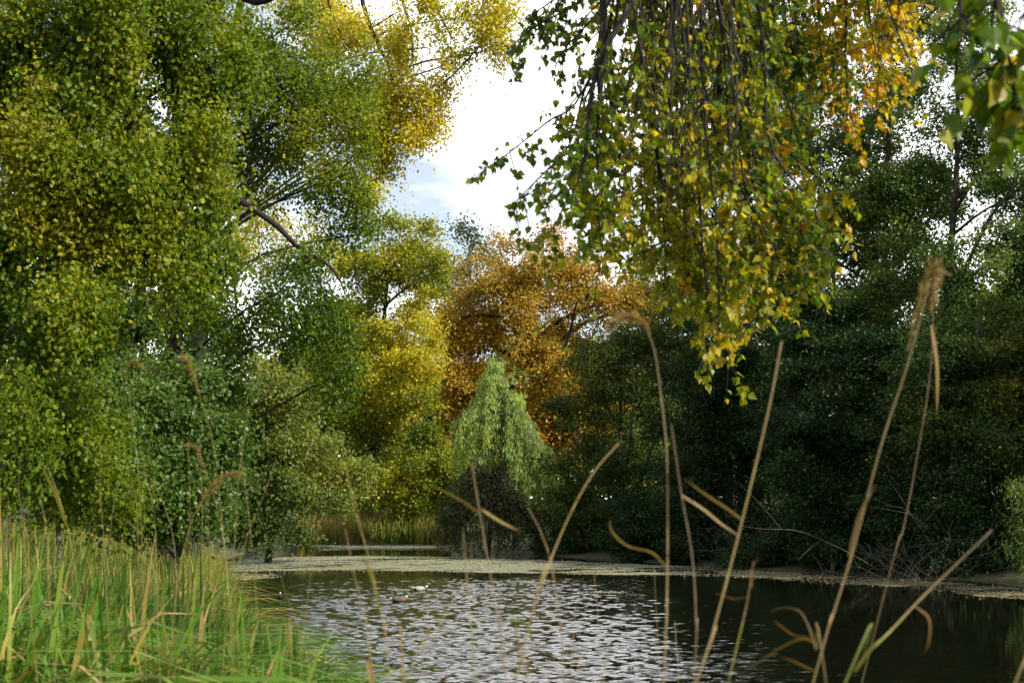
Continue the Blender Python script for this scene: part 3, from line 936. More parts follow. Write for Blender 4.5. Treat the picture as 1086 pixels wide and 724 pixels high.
for (px, py, Y, rx, ry, lab) in ((615, 570, 79.5, 34, 20, 'low dark bush at the water edge below the alder'), (690, 572, 73, 46, 26, 'low dark bush between the alder and the shaded alder'),
                               (745, 580, 69, 44, 24, 'low dark bush on the bank under the shaded alder'), (830, 585, 64.5, 50, 24, 'low dark bush behind the bare grey twigs'),
                               (900, 592, 61.5, 46, 22, 'low dark bush behind the weathered post'), (965, 590, 58.8, 50, 26, 'low dark bush behind the tangle of dead branches'), (1045, 590, 56.5, 55, 30, 'low dark bush under the layered tree at the right edge')):
    tree('bank_bush', lab, 'bush', [(px, 620, Y + .6), (px, py + 6, Y + .6), (px, py - ry * .3, Y + .6)], .06,
         [(px, py - 6, rx, ry * 1.2, Y + .6, .3), (px - rx * .6, py + 6, rx * .7, ry * .8, Y + .3, .26), (px + rx * .6, py + 6, rx * .7, ry * .8, Y + .3, .28), (px, py - 30, rx * 1.1, ry, Y + 2.5, .3)],
         G_DARK, BARK_DARK, leaf=.12, cover=2.6, spray=.36, kw=RK, group='low dark bushes along the right bank')

# --- dead brush and a stump on the right bank
DEADM = bark('dead_wood', (0.04, 0.034, 0.028), (0.12, 0.105, 0.085), 9)


def brush(name, label, cx_, cy_, Y, n, rx, h, group=None):
    b = at(cx_, cy_, Y)
    root = thing(name, (b[0], b[1], max(gz(b[0], b[1]), 0)), label, 'dead branches', group)
    tb = MB()
    P, R = [], []
    for i in range(n):
        a = b + np.array([rng.normal() * rx * .35, rng.normal() * min(.5, rx * .3), 0])
        a[2] = max(gz(a[0], a[1]), -.1) - .05
        dirv = np.array([rng.normal() * .9 + (.5 if rng.random() < .6 else -.5), rng.normal() * .5 - .2, rng.uniform(.3, 1.2)])
        dirv /= np.linalg.norm(dirv)
        ln = h * rng.uniform(.5, 1.2)
        e = a + dirv * ln
        p = smooth_path([a, a * .6 + e * .4 + rng.normal(size=3) * .1, a * .25 + e * .75 + rng.normal(size=3) * .15, e + np.array([0, 0, -.1 * ln])], 9)
        P.append(p)
        R.append(np.linspace(.022, .004, 9))
        for j in range(4):
            k = rng.integers(3, 8)
            d2 = dirv + rng.normal(size=3) * .6
            l2 = ln * rng.uniform(.2, .45)
            e2 = p[k] + d2 / np.linalg.norm(d2) * l2
            P.append(smooth_path([p[k], p[k] * .5 + e2 * .5 + rng.normal(size=3) * .06, e2], 9))
            R.append(np.linspace(.010, .003, 9))
    tb.tubes(np.array(P), np.array(R), 4)
    tb.build('branches', DEADM, root, True)


brush('dead_brush', 'tangle of bare grey dead branches at the water edge under the layered tree', 985, 612, 56, 26, 2.4, 2.6)
brush('dead_brush', 'low bare twigs leaning into the water left of the tangle of dead branches', 925, 612, 58, 10, 1.6, 1.6)
brush('dead_brush', 'bare grey twigs standing in the shade below the shaded alder', 800, 600, 66, 16, 2.2, 3.2)
brush('dead_brush', 'sparse bare shrub with fine stems against the tall right trees', 1030, 600, 56.5, 7, .15, 5.5)
brush('dead_brush', 'tall thin bare stems rising in the shade beside the holly tree', 945, 605, 57.2, 6, .12, 7.5)
p = on_water(883, 607)
pr = thing('wooden_post', (p[0], p[1], 0), 'short weathered wooden post standing in the weed by the right bank', 'post')
tb = MB()
tb.tubes(np.array([[(p[0], p[1], -.5), (p[0] + .02, p[1], .3), (p[0] + .05, p[1], .72), (p[0] + .06, p[1], .78)]]), np.array([[.11, .11, .10, .07]]), 9)
tb.build('shaft', bark('weathered_wood', (.12, .11, .09), (.30, .28, .24), 8), pr, True)

# --- far wood closing the view, one mass
cb = MB()
wood_tb = MB()
n = 90000
X = rng.uniform(-130, 130, n)
Yw = 172 + rng.normal(size=n) * 7 + np.abs(X) * .05
top = 18 + np.clip((np.abs(X + 6) - 26) / 25, 0, 1) * 9 + 3.0 * np.sin(X * .21) + 2.4 * np.sin(X * .083 + 2) + 1.5 * np.sin(X * .47 + 1)
Z = 1.5 + rng.random(n) ** .8 * top
P = np.stack([X, Yw, Z], 1)
cb.leaves(P, rng.normal(size=(n, 3)) + np.array([0, 0, -.4]), rng.normal(size=(n, 3)) + np.array([0, 0, .6]), rng.uniform(.7, 1.3, n),
          np.clip(.35 + .3 * wob(P, 7, 1) + .1 * rng.normal(size=n), 0, 1), rng.uniform(.8, 1.2, n), LEAF_ROUND)
tag(cb.build('distant_wood', G_OLIVE), 'distant belt of mixed trees closing the view beyond the pond', 'wood', kind='stuff')

# --- undergrowth under the trees
cb = MB()
n = 60000
X = rng.uniform(-60, 60, n)
Y = rng.uniform(35, 128, n)
d = shore_dist(X, Y)
k = (d > 1.0) & (d < 22)
X, Y = X[k], Y[k]
n = len(X)
z = ground_z(X, Y)
P = np.stack([X, Y, z + rng.random(n) ** 1.5 * (0.5 + .5 * (1 + wob(np.stack([X, Y, z], 1), 3, 4)))], 1)
cb.leaves(P, rng.normal(size=(n, 3)) + np.array([0, 0, .3]), rng.normal(size=(n, 3)) + np.array([0, 0, 1.]), rng.uniform(.10, .26, n),
          np.clip(.4 + .2 * wob(P, 4, 1) + .12 * rng.normal(size=n), 0, 1), rng.uniform(.8, 1.2, n), LEAF_KITE)
tag(cb.build('undergrowth', G_DARK), 'low leafy undergrowth covering the ground beneath the trees', 'undergrowth', kind='stuff')

# ------------------------------------------------------------------ grass
GRASS = foliage('grass_blade', [(0.0, (0.022, 0.072, 0.012)), (0.3, (0.066, 0.165, 0.016)), (0.55, (0.13, 0.205, 0.028)), (0.75, (0.27, 0.22, 0.045)), (1.0, (0.33, 0.235, 0.10))], .36, .45, .22, (1.2, 1.3, .5))


def blades(mb, X, Y, h, wd, tint, lean=0.5, K=6, z0=None, wind=(.45, -.1)):
    n = len(X)
    z = ground_z(X, Y) if z0 is None else z0
    base = np.stack([X, Y, z - .05], 1)
    a = rng.uniform(0, 2 * math.pi, n)
    dirv = np.stack([np.cos(a) + wind[0], (np.sin(a) + wind[1]) * .6, np.zeros(n)], 1)
    bend = np.minimum(np.abs(rng.normal(size=n)) * lean + .08, 1.25)
    t = np.linspace(0, 1, K)[None, :, None]
    hh = h[:, None, None]
    b = bend[:, None, None]
    P = base[:, None] + hh * (t * np.array([0, 0, 1.]) * (1 - .52 * np.minimum(b, 1.25) * t ** 2) + dirv[:, None] * b * t ** 1.9 * .66)
    prof = np.array([.75, 1, .95, .8, .5, .06]) if K == 6 else np.linspace(1, .1, K)
    side = np.stack([-dirv[:, 1], dirv[:, 0], rng.normal(size=n) * .2], 1) + rng.normal(size=(n, 3)) * .35
    tips = np.clip(tint[:, None] + np.linspace(-.08, .12, K)[None] * rng.uniform(0, 1.6, n)[:, None], 0, 1)
    mb.ribbons(P, wd[:, None] * prof[None] * .5, side, tips, rng.uniform(.8, 1.2, n))


def top_line(px):
    return np.interp(px, [-400, 0, 100, 200, 228, 248, 280, 318, 370, 410, 460], [545, 548, 550, 556, 570, 604, 650, 678, 722, 760, 830])


def near_line(px):
    return np.interp(px, [-400, 0, 60, 120, 190, 240, 285, 325, 370, 410], [560, 572, 586, 602, 620, 640, 664, 690, 720, 765])


def mid_line(px):
    return np.interp(px, [-400, 0, 100, 190, 228, 250, 282, 320, 370, 410], [550, 556, 562, 574, 590, 622, 662, 695, 740, 790])


def bank_grass(n, y0, y1, hmin, hmax, w0, w1, tint_f, lean, name=None, mb=None, pxmax=430, line=None):
    Y = y0 * (y1 / y0) ** rng.random(n)
    pxs = rng.uniform(-160, pxmax, n)
    X = (pxs - W / 2) / F * Y
    d = shore_dist(X, Y)
    k = d > -0.35
    X, Y, pxs = X[k], Y[k], pxs[k]
    z = ground_z(X, Y)
    allow = CAMZ - ((line or top_line)(pxs) - HORIZON) / F * Y - z + rng.normal(size=len(X)) * 0.06 * Y ** .35
    h = rng.uniform(hmin, hmax, len(X))
    h = np.minimum(h, allow * rng.uniform(.75, 1.08, len(X)))
    k = h > .15
    X, Y, z, h = X[k], Y[k], z[k], h[k]
    P = np.stack([X, Y, z], 1)
    tint = np.clip(tint_f(P) + .10 * rng.normal(size=len(X)), 0, 1)
    dry = rng.random(len(X)) < .18
    tint = np.where(dry, rng.uniform(.65, 1, len(X)), tint)
    blades(mb, X, Y, h * 1.12, rng.uniform(w0, w1, len(X)), tint, lean, z0=z)


mb = MB()
bank_grass(9000, 5.6, 15, .9, 1.8, .020, .038, lambda P: .30 + .18 * wob(P, 1.4, 1), 1.6, mb=mb, line=near_line)
bank_grass(2000, 3.2, 10, .3, .8, .005, .010, lambda P: .40 + .2 * wob(P, 1.2, 2), .6, mb=mb, line=near_line)
tag(mb.build('bank_grass', GRASS), 'lush arching green grass on the near left bank', 'grass', kind='stuff')
mb = MB()
bank_grass(13000, 11, 34, .8, 1.7, .016, .034, lambda P: .38 + .24 * wob(P, 1.8, 1), 1.0, mb=mb, line=mid_line)
bank_grass(2600, 11, 34, .8, 1.8, .008, .014, lambda P: .72 + .2 * wob(P, 1.8, 2), .5, mb=mb)
tag(mb.build('meadow_grass', GRASS), 'mixed green and straw coloured grass further along the left bank', 'grass', kind='stuff')
mb = MB()
bank_grass(16000, 28, 66, .8, 2.0, .025, .05, lambda P: .56 + .22 * wob(P, 2.4, 1), .9, mb=mb)
tag(mb.build('sedge', GRASS), 'pale dry sedge fringing the water at the end of the left bank', 'sedge', kind='stuff')
# short turf where the photographer stands
mb = MB()
n = 9000
Y = rng.uniform(-3, 14, n)
X = rng.uniform(-6, 8, n)
k = shore_dist(X, Y) > 0
blades(mb, X[k], Y[k], rng.uniform(.1, .28, k.sum()), rng.uniform(.005, .01, k.sum()), np.clip(.35 + .12 * rng.normal(size=k.sum()), 0, 1), .6)
tag(mb.build('short_grass', GRASS), 'short grass on the near bank at the foot of the dry reeds', 'grass', kind='stuff')
# far reed bed
mb = MB()
n = 8000
px_ = rng.uniform(318, 478, n)
Y = rng.uniform(99.5, 107, n)
X = (px_ - W / 2) / F * Y
k = shore_dist(X, Y) > -1.6
X, Y = X[k], Y[k]
P = np.stack([X, Y, 0 * X], 1)
hh = rng.uniform(1.1, 2.7, len(X)) * (1 + .35 * wob(P, 2.0, 2))
blades(mb, X, Y, hh, rng.uniform(.05, .11, len(X)), np.clip(.70 + .24 * wob(P, 1.6, 1) + .14 * rng.normal(size=len(X)), 0, 1), .45, z0=np.maximum(ground_z(X, Y), -.1))
tag(mb.build('reed_bed', GRASS), 'bed of green and straw coloured reeds along the far shore', 'reeds', kind='stuff')

# ------------------------------------------------------------------ floating weed
WEED = tinted('floating_weed', [(0.0, (0.08, 0.09, 0.045)), (0.35, (0.15, 0.16, 0.095)), (0.6, (0.185, 0.18, 0.115)), (0.8, (0.19, 0.165, 0.06)), (1.0, (0.07, 0.06, 0.025))], .75)


def weed(name, label, poly, cell, tint, edge=1.0, flecks=2500, hole=-.42, z=.006):
    G = np.array([on_water(*p)[:2] for p in poly])
    lo, hi = G.min(0) - 1, G.max(0) + 1
    gx, gy = np.meshgrid(np.arange(lo[0], hi[0], cell), np.arange(lo[1], hi[1], cell))
    gx, gy = gx.ravel(), gy.ravel()

    def pd(x, y):
        best = np.full(x.shape, 1e9)
        ins = np.zeros(x.shape, bool)
        for i in range(len(G)):
            ax, ay = G[i]
            bx, by = G[(i + 1) % len(G)]
            dx, dy = bx - ax, by - ay
            t = np.clip(((x - ax) * dx + (y - ay) * dy) / (dx * dx + dy * dy + 1e-9), 0, 1)
            best = np.minimum(best, np.hypot(x - ax - t * dx, y - ay - t * dy))
            c = ((ay > y) != (by > y)) & (x < (bx - ax) * (y - ay) / (by - ay + 1e-12) + ax)
            ins ^= c
        return np.where(ins, best, -best)
    Q = np.stack([gx, gy, 0 * gx], 1)
    dd = pd(gx, gy) + edge * (1.1 * wob(Q * np.array([.5, 1, 1]), 1.6, 1) + .7 * wob(Q, .55, 2))
    hl = wob(Q * np.array([.45, 1, 1]), 1.0, 3) + .7 * wob(Q * np.array([.6, 1, 1]), .35, 4)
    k = (dd > 0) & (hl > hole) & (shore_dist(gx, gy) < .8)
    gx, gy = gx[k], gy[k]
    n = len(gx)
    mb = MB()
    c = np.stack([gx, gy, np.full(n, z)], 1)
    o = np.array([(-.5, -.5, 0), (.5, -.5, 0), (.5, .5, 0), (-.5, .5, 0)]) * cell
    V = (c[:, None] + o[None]).reshape(-1, 3)
    # weld-free sheet: cells share borders, no overlap
    fa = np.arange(n * 4).reshape(-1, 4)
    tn = tint + .14 * wob(c * np.array([1, .5, 1]), 1.4, 2) + .15 * rng.normal(size=n) - .35 * (rng.random(n) < .12)
    mb._push(V, [fa], np.repeat(np.clip(tn, 0, 1), 4), np.ones(n * 4))
    # loose leaves and stalks, a few on the mat and more round its edge
    m = flecks * 6
    fx, fy = rng.uniform(lo[0], hi[0], m), rng.uniform(lo[1], hi[1], m)
    Q = np.stack([fx, fy, 0 * fx], 1)
    dd = pd(fx, fy) + edge * .8 * wob(Q, 1.6, 2)
    k = (dd > -1.3 * edge) & (rng.random(m) < np.where(dd > 0, .7, np.exp(dd * 2.4 / edge) * .6)) & (shore_dist(fx, fy) < .4)
    Q = Q[k][:flecks]
    Q[:, 2] = z + .004 + rng.random(len(Q)) * .02
    a = rng.uniform(0, 6.28, len(Q))
    mb.leaves(Q, np.stack([np.cos(a), np.sin(a), rng.normal(size=len(Q)) * .25], 1), np.stack([rng.normal(size=len(Q)) * .35, rng.normal(size=len(Q)) * .35, np.ones(len(Q))], 1),
              rng.uniform(.03, .11, len(Q)), np.clip(tint + .22 * rng.normal(size=len(Q)), 0, 1), np.ones(len(Q)), LEAF_KITE)
    tag(mb.build(name, WEED), label, 'floating weed', kind='stuff')


weed('floating_weed', 'broad pale mat of floating weed crossing the middle of the pond',
     [(228, 607), (238, 598), (300, 591), (380, 589), (455, 590), (520, 592), (590, 594), (650, 597), (715, 600), (760, 602), (760, 610), (700, 609), (640, 609), (560, 607), (470, 606), (360, 605), (290, 606), (262, 609)], .14, .5, .8, 9000)
weed('floating_weed', 'greenish scum covering the far arm of the pond before the reeds',
     [(335, 577.5), (400, 576.5), (470, 577), (482, 582), (440, 583), (380, 582.5), (340, 584)], .2, .38, .8, 2500)
weed('floating_weed', 'thin strip of yellowish weed along the dark right bank',
     [(745, 601), (800, 604), (870, 609), (950, 614), (1020, 619), (1110, 626), (1110, 635), (1060, 633), (1000, 626), (930, 620), (850, 616), (780, 611), (745, 609)],   .12, .93, .7, 6000, hole=-.2)
weed('floating_weed', 'small drifting streak of weed on the open dark water',
     [(617, 628.3), (640, 627.6), (664, 628.3), (662, 629.6), (635, 629.3)], .12, .5, .25, 400, z=.02)
weed('floating_weed', 'yellow fringe of weed along the sedge on the left',
     [(222, 612), (240, 609), (282, 609), (290, 612), (262, 615), (235, 616)], .10, .72, .5, 1200)

# ------------------------------------------------------------------ birds
PLUM = tinted('plumage', [(0.0, (0.012, 0.012, 0.014)), (0.14, (0.012, 0.07, 0.035)), (0.28, (0.075, 0.04, 0.022)), (0.45, (0.14, 0.12, 0.10)), (0.65, (0.50, 0.49, 0.46)), (0.85, (0.80, 0.79, 0.76)), (1.0, (0.55, 0.45, 0.08))], .6)


def bird(name, label, px, py, yaw, secs, wing_t, scale=1.0, group=None):
    p = on_water(px, py)
    root = thing(name, (p[0], p[1], 0), label, 'duck' if 'mallard' in name else 'water bird', group)
    ca, sa = math.cos(yaw), math.sin(yaw)

    def tr(P):
        P = np.asarray(P, float) * scale
        return np.stack([P[..., 0] * ca - P[..., 1] * sa + p[0], P[..., 0] * sa + P[..., 1] * ca + p[1], P[..., 2]], -1)
    S = np.array([s[:5] for s in secs])
    kk = 40
    C = smooth_path(S, kk)
    cen = np.stack([C[:, 0], 0 * C[:, 0], C[:, 1]], 1)
    T = np.gradient(cen, axis=0)
    T /= np.linalg.norm(T, axis=1)[:, None]
    Yv = np.array([0, 1., 0])
    Nv = np.cross(T, Yv)
    M = 14
    a = np.linspace(0, 2 * math.pi, M, endpoint=False)
    rw, rh = np.maximum(C[:, 2], .003), np.maximum(C[:, 3], .003)
    V = cen[:, None] + np.cos(a)[None, :, None] * rw[:, None, None] * Yv + np.sin(a)[None, :, None] * rh[:, None, None] * Nv[:, None]
    mb = MB()
    i = np.arange(kk - 1)[:, None] * M
    j = np.arange(M)[None]
    q = np.stack([i + j, i + (j + 1) % M, i + M + (j + 1) % M, i + M + j], -1).reshape(-1, 4)
    V = tr(V.reshape(-1, 3))
    near = np.abs(C[:, None, :2] - S[None, :, :2]).sum(2).argmin(1)
    mb._push(V, [q, np.arange(M)[None, ::-1], ((kk - 1) * M + np.arange(M))[None]], np.repeat(S[near, 4], M), np.ones(kk * M))
    mb.build('body', PLUM, root, True)
    for sgn in (1, -1):
        wv = []
        for u in np.linspace(0, 1, 7):
            x = .11 - .36 * u
            hw = .055 * math.sin(math.pi * (0.12 + .85 * u) ** .8) + .004
            zc = .085 + .012 * u
            wv.append([(x, sgn * (.099 - .055 * u * u), zc + hw), (x, sgn * (.121 - .065 * u * u), zc), (x, sgn * (.102 - .05 * u * u), zc - hw)])
        wv = np.array(wv).reshape(-1, 3)
        i = np.arange(6)[:, None] * 3
        q = np.concatenate([i + np.array([[0, 1, 4, 3]]), i + np.array([[1, 2, 5, 4]])])
        mb = MB()
        mb._push(tr(wv), [q], np.full(len(wv), wing_t), np.ones(len(wv)))
        mb.build('wing', PLUM, root, True)


MALLARD = [(-.31, .115, .012, .006, .85), (-.26, .10, .045, .02, .85), (-.20, .08, .075, .055, 0.0), (-.12, .065, .098, .078, .65), (0, .058, .112, .088, .66), (.10, .06, .10, .085, .5), (.165, .08, .072, .075, .28),
           (.195, .13, .045, .052, .28), (.205, .165, .038, .042, .85), (.208, .20, .037, .040, .14), (.222, .238, .041, .042, .14), (.252, .250, .038, .038, .14), (.278, .243, .026, .022, .14), (.30, .236, .02, .011, 1.0), (.345, .230, .018, .005, 1.0)]
DRAKE2 = [tuple(list(s[:4]) + [{.66: .42, .65: .40, .5: .34}.get(s[4], s[4])]) for s in MALLARD]
COOT = [(-.20, .09, .012, .01, 0), (-.15, .075, .06, .04, 0), (-.05, .06, .09, .08, 0), (.06, .06, .088, .08, 0), (.12, .085, .06, .06, 0), (.14, .13, .036, .04, 0), (.15, .17, .034, .036, 0), (.17, .195, .034, .034, 0), (.19, .192, .022, .024, .85), (.225, .182, .01, .008, .85)]
bird('mallard', 'pale flanked mallard drake with its head down, farther from us of the mallard pair', 446, 626, .1, MALLARD, .62)
bird('mallard', 'darker mallard drake with raised green head, nearer of the mallard pair', 423.5, 637.5, .15, DRAKE2, .42)
bird('coot', 'small black and white billed bird facing us near the left grass', 297, 634, -1.4, COOT, 0.0, .9)
bird('coot', 'black coot swimming close behind the near grass tips', 309, 677, 2.9, COOT, 0.0, 1.0)
bird('coot', 'tiny dark bird resting on the far green scum', 394, 577.5, 3.0, COOT, .3, 1.1)
bird('coot', 'tiny black bird beside the foot of the far reeds', 410, 574.5, 1.6, COOT, 0.0, 1.0)

# ------------------------------------------------------------------ near hanging poplar
root_xyz = np.array([6.2, 5.0, gz(6.2, 5.0)])
pop = thing('hanging_poplar_tree', root_xyz, 'near poplar whose long branches hang from above with green yellow and orange leaves', 'tree')
tb = MB()
TP = smooth_path([root_xyz + (0, 0, -.1), root_xyz + (.1, .1, 3), root_xyz + (-.1, .3, 6), root_xyz + (-.3, .5, 9.5), root_xyz + (-.2, .6, 13)], 14)
tb.tubes(TP[None], np.linspace(.36, .12, 14)[None], 12)
tb.build('trunk', BARK_GREY, pop, True)
LIMBS = [smooth_path([TP[6], (4.2, 6.4, 7.6), (2.6, 7.6, 7.5), (1.2, 8.2, 7.2), (.1, 8.6, 6.9)], 20),
         smooth_path([TP[7], (4.8, 7.4, 8.3), (3.6, 9.0, 8.2), (2.2, 9.8, 7.6), (1.0, 10.2, 7.4)], 20),
         smooth_path([TP[5], (4.2, 4.6, 6.2), (2.9, 3.8, 5.8), (1.6, 3.3, 4.75), (.9, 3.3, 4.7)], 20)]
for k, P in enumerate(LIMBS):
    tb = MB()
    tb.tubes(P[None], np.linspace(.13 if k < 2 else .06, .025, 20)[None], 8)
    tb.build('limb', BARK_DARK, pop, True)
LN = np.concatenate(LIMBS[:2])


def strand(pts, Y, r, tint, leaves=60, start=.25, twig=.35, ntw=12, limbs=None, size=.050, tj=.10, barky=None):
    """one hanging branch with side twigs and its leaves"""
    P0 = [at(px, py, Y + dy) for (px, py, dy) in [(q + (0,))[:3] for q in pts]]
    nodes = LN if limbs is None else limbs
    a = nodes[np.linalg.norm(nodes - (P0[0] + np.array([.2, 0, .35])), axis=1).argmin()]
    P = smooth_path([a, a * .35 + P0[0] * .65 + np.array([0, 0, .12])] + P0, 26)
    P = P + np.stack([wob(P + Y * 7.3, .35, 1), wob(P + Y * 3.1, .35, 2), 0 * P[:, 0]], 1) * .05 * np.linspace(0, 1, 26)[:, None] ** .5
    tb = MB()
    s = np.linspace(0, 1, 26)
    tb.tubes(P[None], (r * (1 - s) ** .8 + .0022)[None], 6)
    tw_p, tw_r, st_, tp_ = [], [], [], []
    for i in range(ntw):
        u = start + (1 - start) * (i + rng.random()) / ntw
        k = min(int(u * 25), 24)
        b = P[k]
        dv = np.array([rng.normal() * .8, rng.normal() * .8, -rng.uniform(.2, 1.1)])
        dv /= np.linalg.norm(dv)
        ln = twig * rng.uniform(.4, 1.2)
        e = b + dv * ln + np.array([0, 0, -.12 * ln])
        m = b * .5 + e * .5 + np.array([0, 0, .06 * ln])
        tw_p.append(smooth_path([b, m, e], 6))
        tw_r.append(np.linspace(.0035, .0012, 6))
    tw_p.append(smooth_path([P[19], P[22], P[25]], 6))
    tw_r.append(np.full(6, .0015))
    # forks: longer, thicker shoots leaving the upper half of the branch
    if limbs is None:
        for _ in range(3):
            k = int(rng.integers(5, 14))
            ln = rng.uniform(.35, .8) * min(1.0, .9 * np.linalg.norm(P[-1] - P[k]))
            sd = np.array([rng.normal() * .38, rng.normal() * .3, -1.0])
            e = P[k] + sd / np.linalg.norm(sd) * ln
            m = P[k] + np.array([sd[0] * .55, sd[1] * .5, -.28]) * ln
            tw_p.append(smooth_path([P[k], m, m * .4 + e * .6 + rng.normal(size=3) * .02, e], 6))
            tw_r.append(np.linspace(max(r * .5, .004), .0016, 6))
    TWP = np.array(tw_p)
    tb.tubes(TWP, np.array(tw_r), 4)
    br = tb.build('hanging_branch', barky or TWIG, pop, True)
    n = int(leaves * 2.15)
    i = rng.integers(0, len(TWP), n)
    t = rng.uniform(.8, 4.999, n)
    k = t.astype(int)
    fr = (t - k)[:, None]
    pos = TWP[i, k] * (1 - fr) + TWP[i, k + 1] * fr
    A = rng.normal(size=(n, 3)) * .55 + np.array([0, 0, -.9])
    A /= np.linalg.norm(A, axis=1)[:, None]
    sz = size * rng.uniform(.6, 1.15, n)
    pos = pos + A * (sz * .42)[:, None]
    Nn = rng.normal(size=(n, 3)) + np.array([0, -.35, .25])
    tt = tint + tj * rng.normal(size=n) + .06 * rng.normal(size=len(TWP))[i]
    cb = MB()
    cb.leaves(pos, A, Nn, sz, np.clip(tt, 0, 1), rng.uniform(.8, 1.2, n), LEAF_POPLAR)
    cb.build('leaves', G_POPLAR, br)


# the long dark bough and its forks at the left of the mass
strand([(672, -40), (668, 8), (640, 52), (624, 92), (619, 130), (616, 165), (604, 215)], 7.2, .026, .34, 80, .62, .30, 14)
strand([(655, 30), (640, 60), (612, 112), (585, 128), (545, 158), (532, 168)], 8.0, .010, .40, 90, .50, .26, 16)
strand([(640, 52), (622, 100), (608, 150), (575, 190), (548, 222)], 7.9, .010, .42, 100, .50, .28, 16)
strand([(640, 52), (620, 110), (610, 170), (590, 230), (570, 262)], 8.1, .009, .50, 100, .50, .28, 16)
strand([(640, 60), (625, 110), (622, 170), (634, 230), (640, 285)], 7.8, .009, .52, 120, .50, .28, 16)
strand([(648, -30), (610, 5), (570, 30), (540, 52)], 8.2, .010, .32, 110, .35, .26, 16)
strand([(640, -40), (600, -10), (575, 10), (552, 22)], 8.4, .010, .30, 90, .35, .26, 14)
strand([(655, -20), (625, 20), (600, 48), (588, 70)], 8.1, .009, .32, 60, .45, .24, 12)
# curtain of thin hanging branches
sil = lambda x: np.interp(x, [600, 640, 690, 720, 760, 800, 850, 870, 890], [222, 274, 325, 355, 388, 368, 350, 290, 205])
for i in range(44):
    x1 = 615 + 262 * (i + rng.random()) / 44
    y1 = sil(x1) - abs(rng.normal()) * 45 - 12
    x0 = 690 + (x1 - 690) * .55 + rng.normal() * 16
    yl = rng.uniform(.35, .6)
    Yd = rng.uniform(7.2, 9.6)
    base_t = .42 + .20 * (y1 / 385) ** 2 + .09 * rng.normal()
    xm = x0 * .5 + x1 * .5 + rng.normal() * 8
    strand([(x0, -50), (x0 * .7 + x1 * .3 + rng.normal() * 7, 20 + y1 * .15), (xm, y1 * .55 + 10), (x1 + rng.normal() * 4, y1 * .82), (x1, y1)], Yd,
           rng.uniform(.006, .014), base_t, int(rng.uniform(85, 150)), yl, rng.uniform(.22, .36), 18)
strand([(742, -50), (748, 90), (757, 230), (762, 330), (762, 384)], 7.4, .009, .56, 120, .5, .24, 18)
strand([(728, -50), (738, 90), (745, 230), (751, 320), (754, 372)], 7.6, .008, .52, 100, .5, .24, 16)
# greener leaves hanging from the shorter, upper branches
for i in range(26):
    x1 = 665 + 235 * ((i + rng.random()) / 26) ** .8
    y1 = rng.uniform(70, 230)
    x0 = x1 + rng.normal() * 25
    strand([(x0, -70), (x0 * .6 + x1 * .4, y1 * .35), (x1, y1)], rng.uniform(8.2, 10.2), rng.uniform(.005, .009), .34 + .1 * rng.normal(), 120, .3, .34, 16)
for i in range(16):
    x1 = 640 + 330 * (i + rng.random()) / 16
    x0 = x1 + rng.normal() * 20
    y1 = rng.uniform(15, 120)
    strand([(x0, -80), (x0 * .6 + x1 * .4, y1 * .3 - 10), (x1, y1)], rng.uniform(9.6, 11), rng.uniform(.004, .007), .46 + .1 * rng.normal() + .2 * (x1 > 860), 100, .3, .36, 16)
# bare dark twigs
for i in range(12):
    x1 = rng.uniform(690, 800)
    x0 = x1 + rng.normal() * 18
    strand([(x0, -50), (x0 * .5 + x1 * .5 + rng.normal() * 6, 70), (x1, rng.uniform(120, 230))], rng.uniform(6.8, 7.6), rng.uniform(.006, .013), .45, 8, .7, .2, 5)
# the orange clump at the right
for i in range(15):
    x1 = 872 + 104 * (i + rng.random()) / 15
    y1 = np.interp(x1, [870, 900, 940, 960, 980], [120, 150, 142, 110, 60]) - abs(rng.normal()) * 30
    x0 = x1 - 25 + rng.normal() * 12
    strand([(x0, -70), (x0 * .6 + x1 * .4, y1 * .3 - 10), (x1, y1)], rng.uniform(8.4, 9.6), rng.uniform(.005, .009), .74 + .07 * rng.normal(), 95, .3, .28, 16)
# the branch close to the lens in the top right corner
near = LIMBS[2]
for pts, lv, tn in (([(1050, -60), (1052, 10), (1048, 60), (1020, 78), (1004, 95)], 18, .34), ([(1055, -60), (1056, 20), (1060, 70), (1064, 115)], 20, .38),
                    ([(1085, -60), (1086, 20), (1080, 90), (1078, 150)], 20, .34), ([(1010, -60), (1008, 0), (1000, 30)], 12, .30), ([(1110, -50), (1105, 40), (1095, 110)], 12, .28)):
    strand(pts, 3.3, .006, tn, lv, .40, .16, 10, limbs=near, size=.068, tj=.12)

# ------------------------------------------------------------------ individual reeds in front
STRAW = tinted('reed_straw', [(0.0, (0.06, 0.11, 0.015)), (0.25, (0.19, 0.20, 0.025)), (0.5, (0.23, 0.16, 0.052)), (0.75, (0.14, 0.092, 0.036)), (1.0, (0.09, 0.052, 0.025))], .6)
STRAWL = foliage('reed_leaf', [(0.0, (0.06, 0.13, 0.015)), (0.25, (0.24, 0.22, 0.025)), (0.5, (0.28, 0.19, 0.065)), (0.75, (0.2, 0.115, 0.04)), (1.0, (0.12, 0.06, 0.03))], .35, .5, .3, (1.1, 1.1, .6))


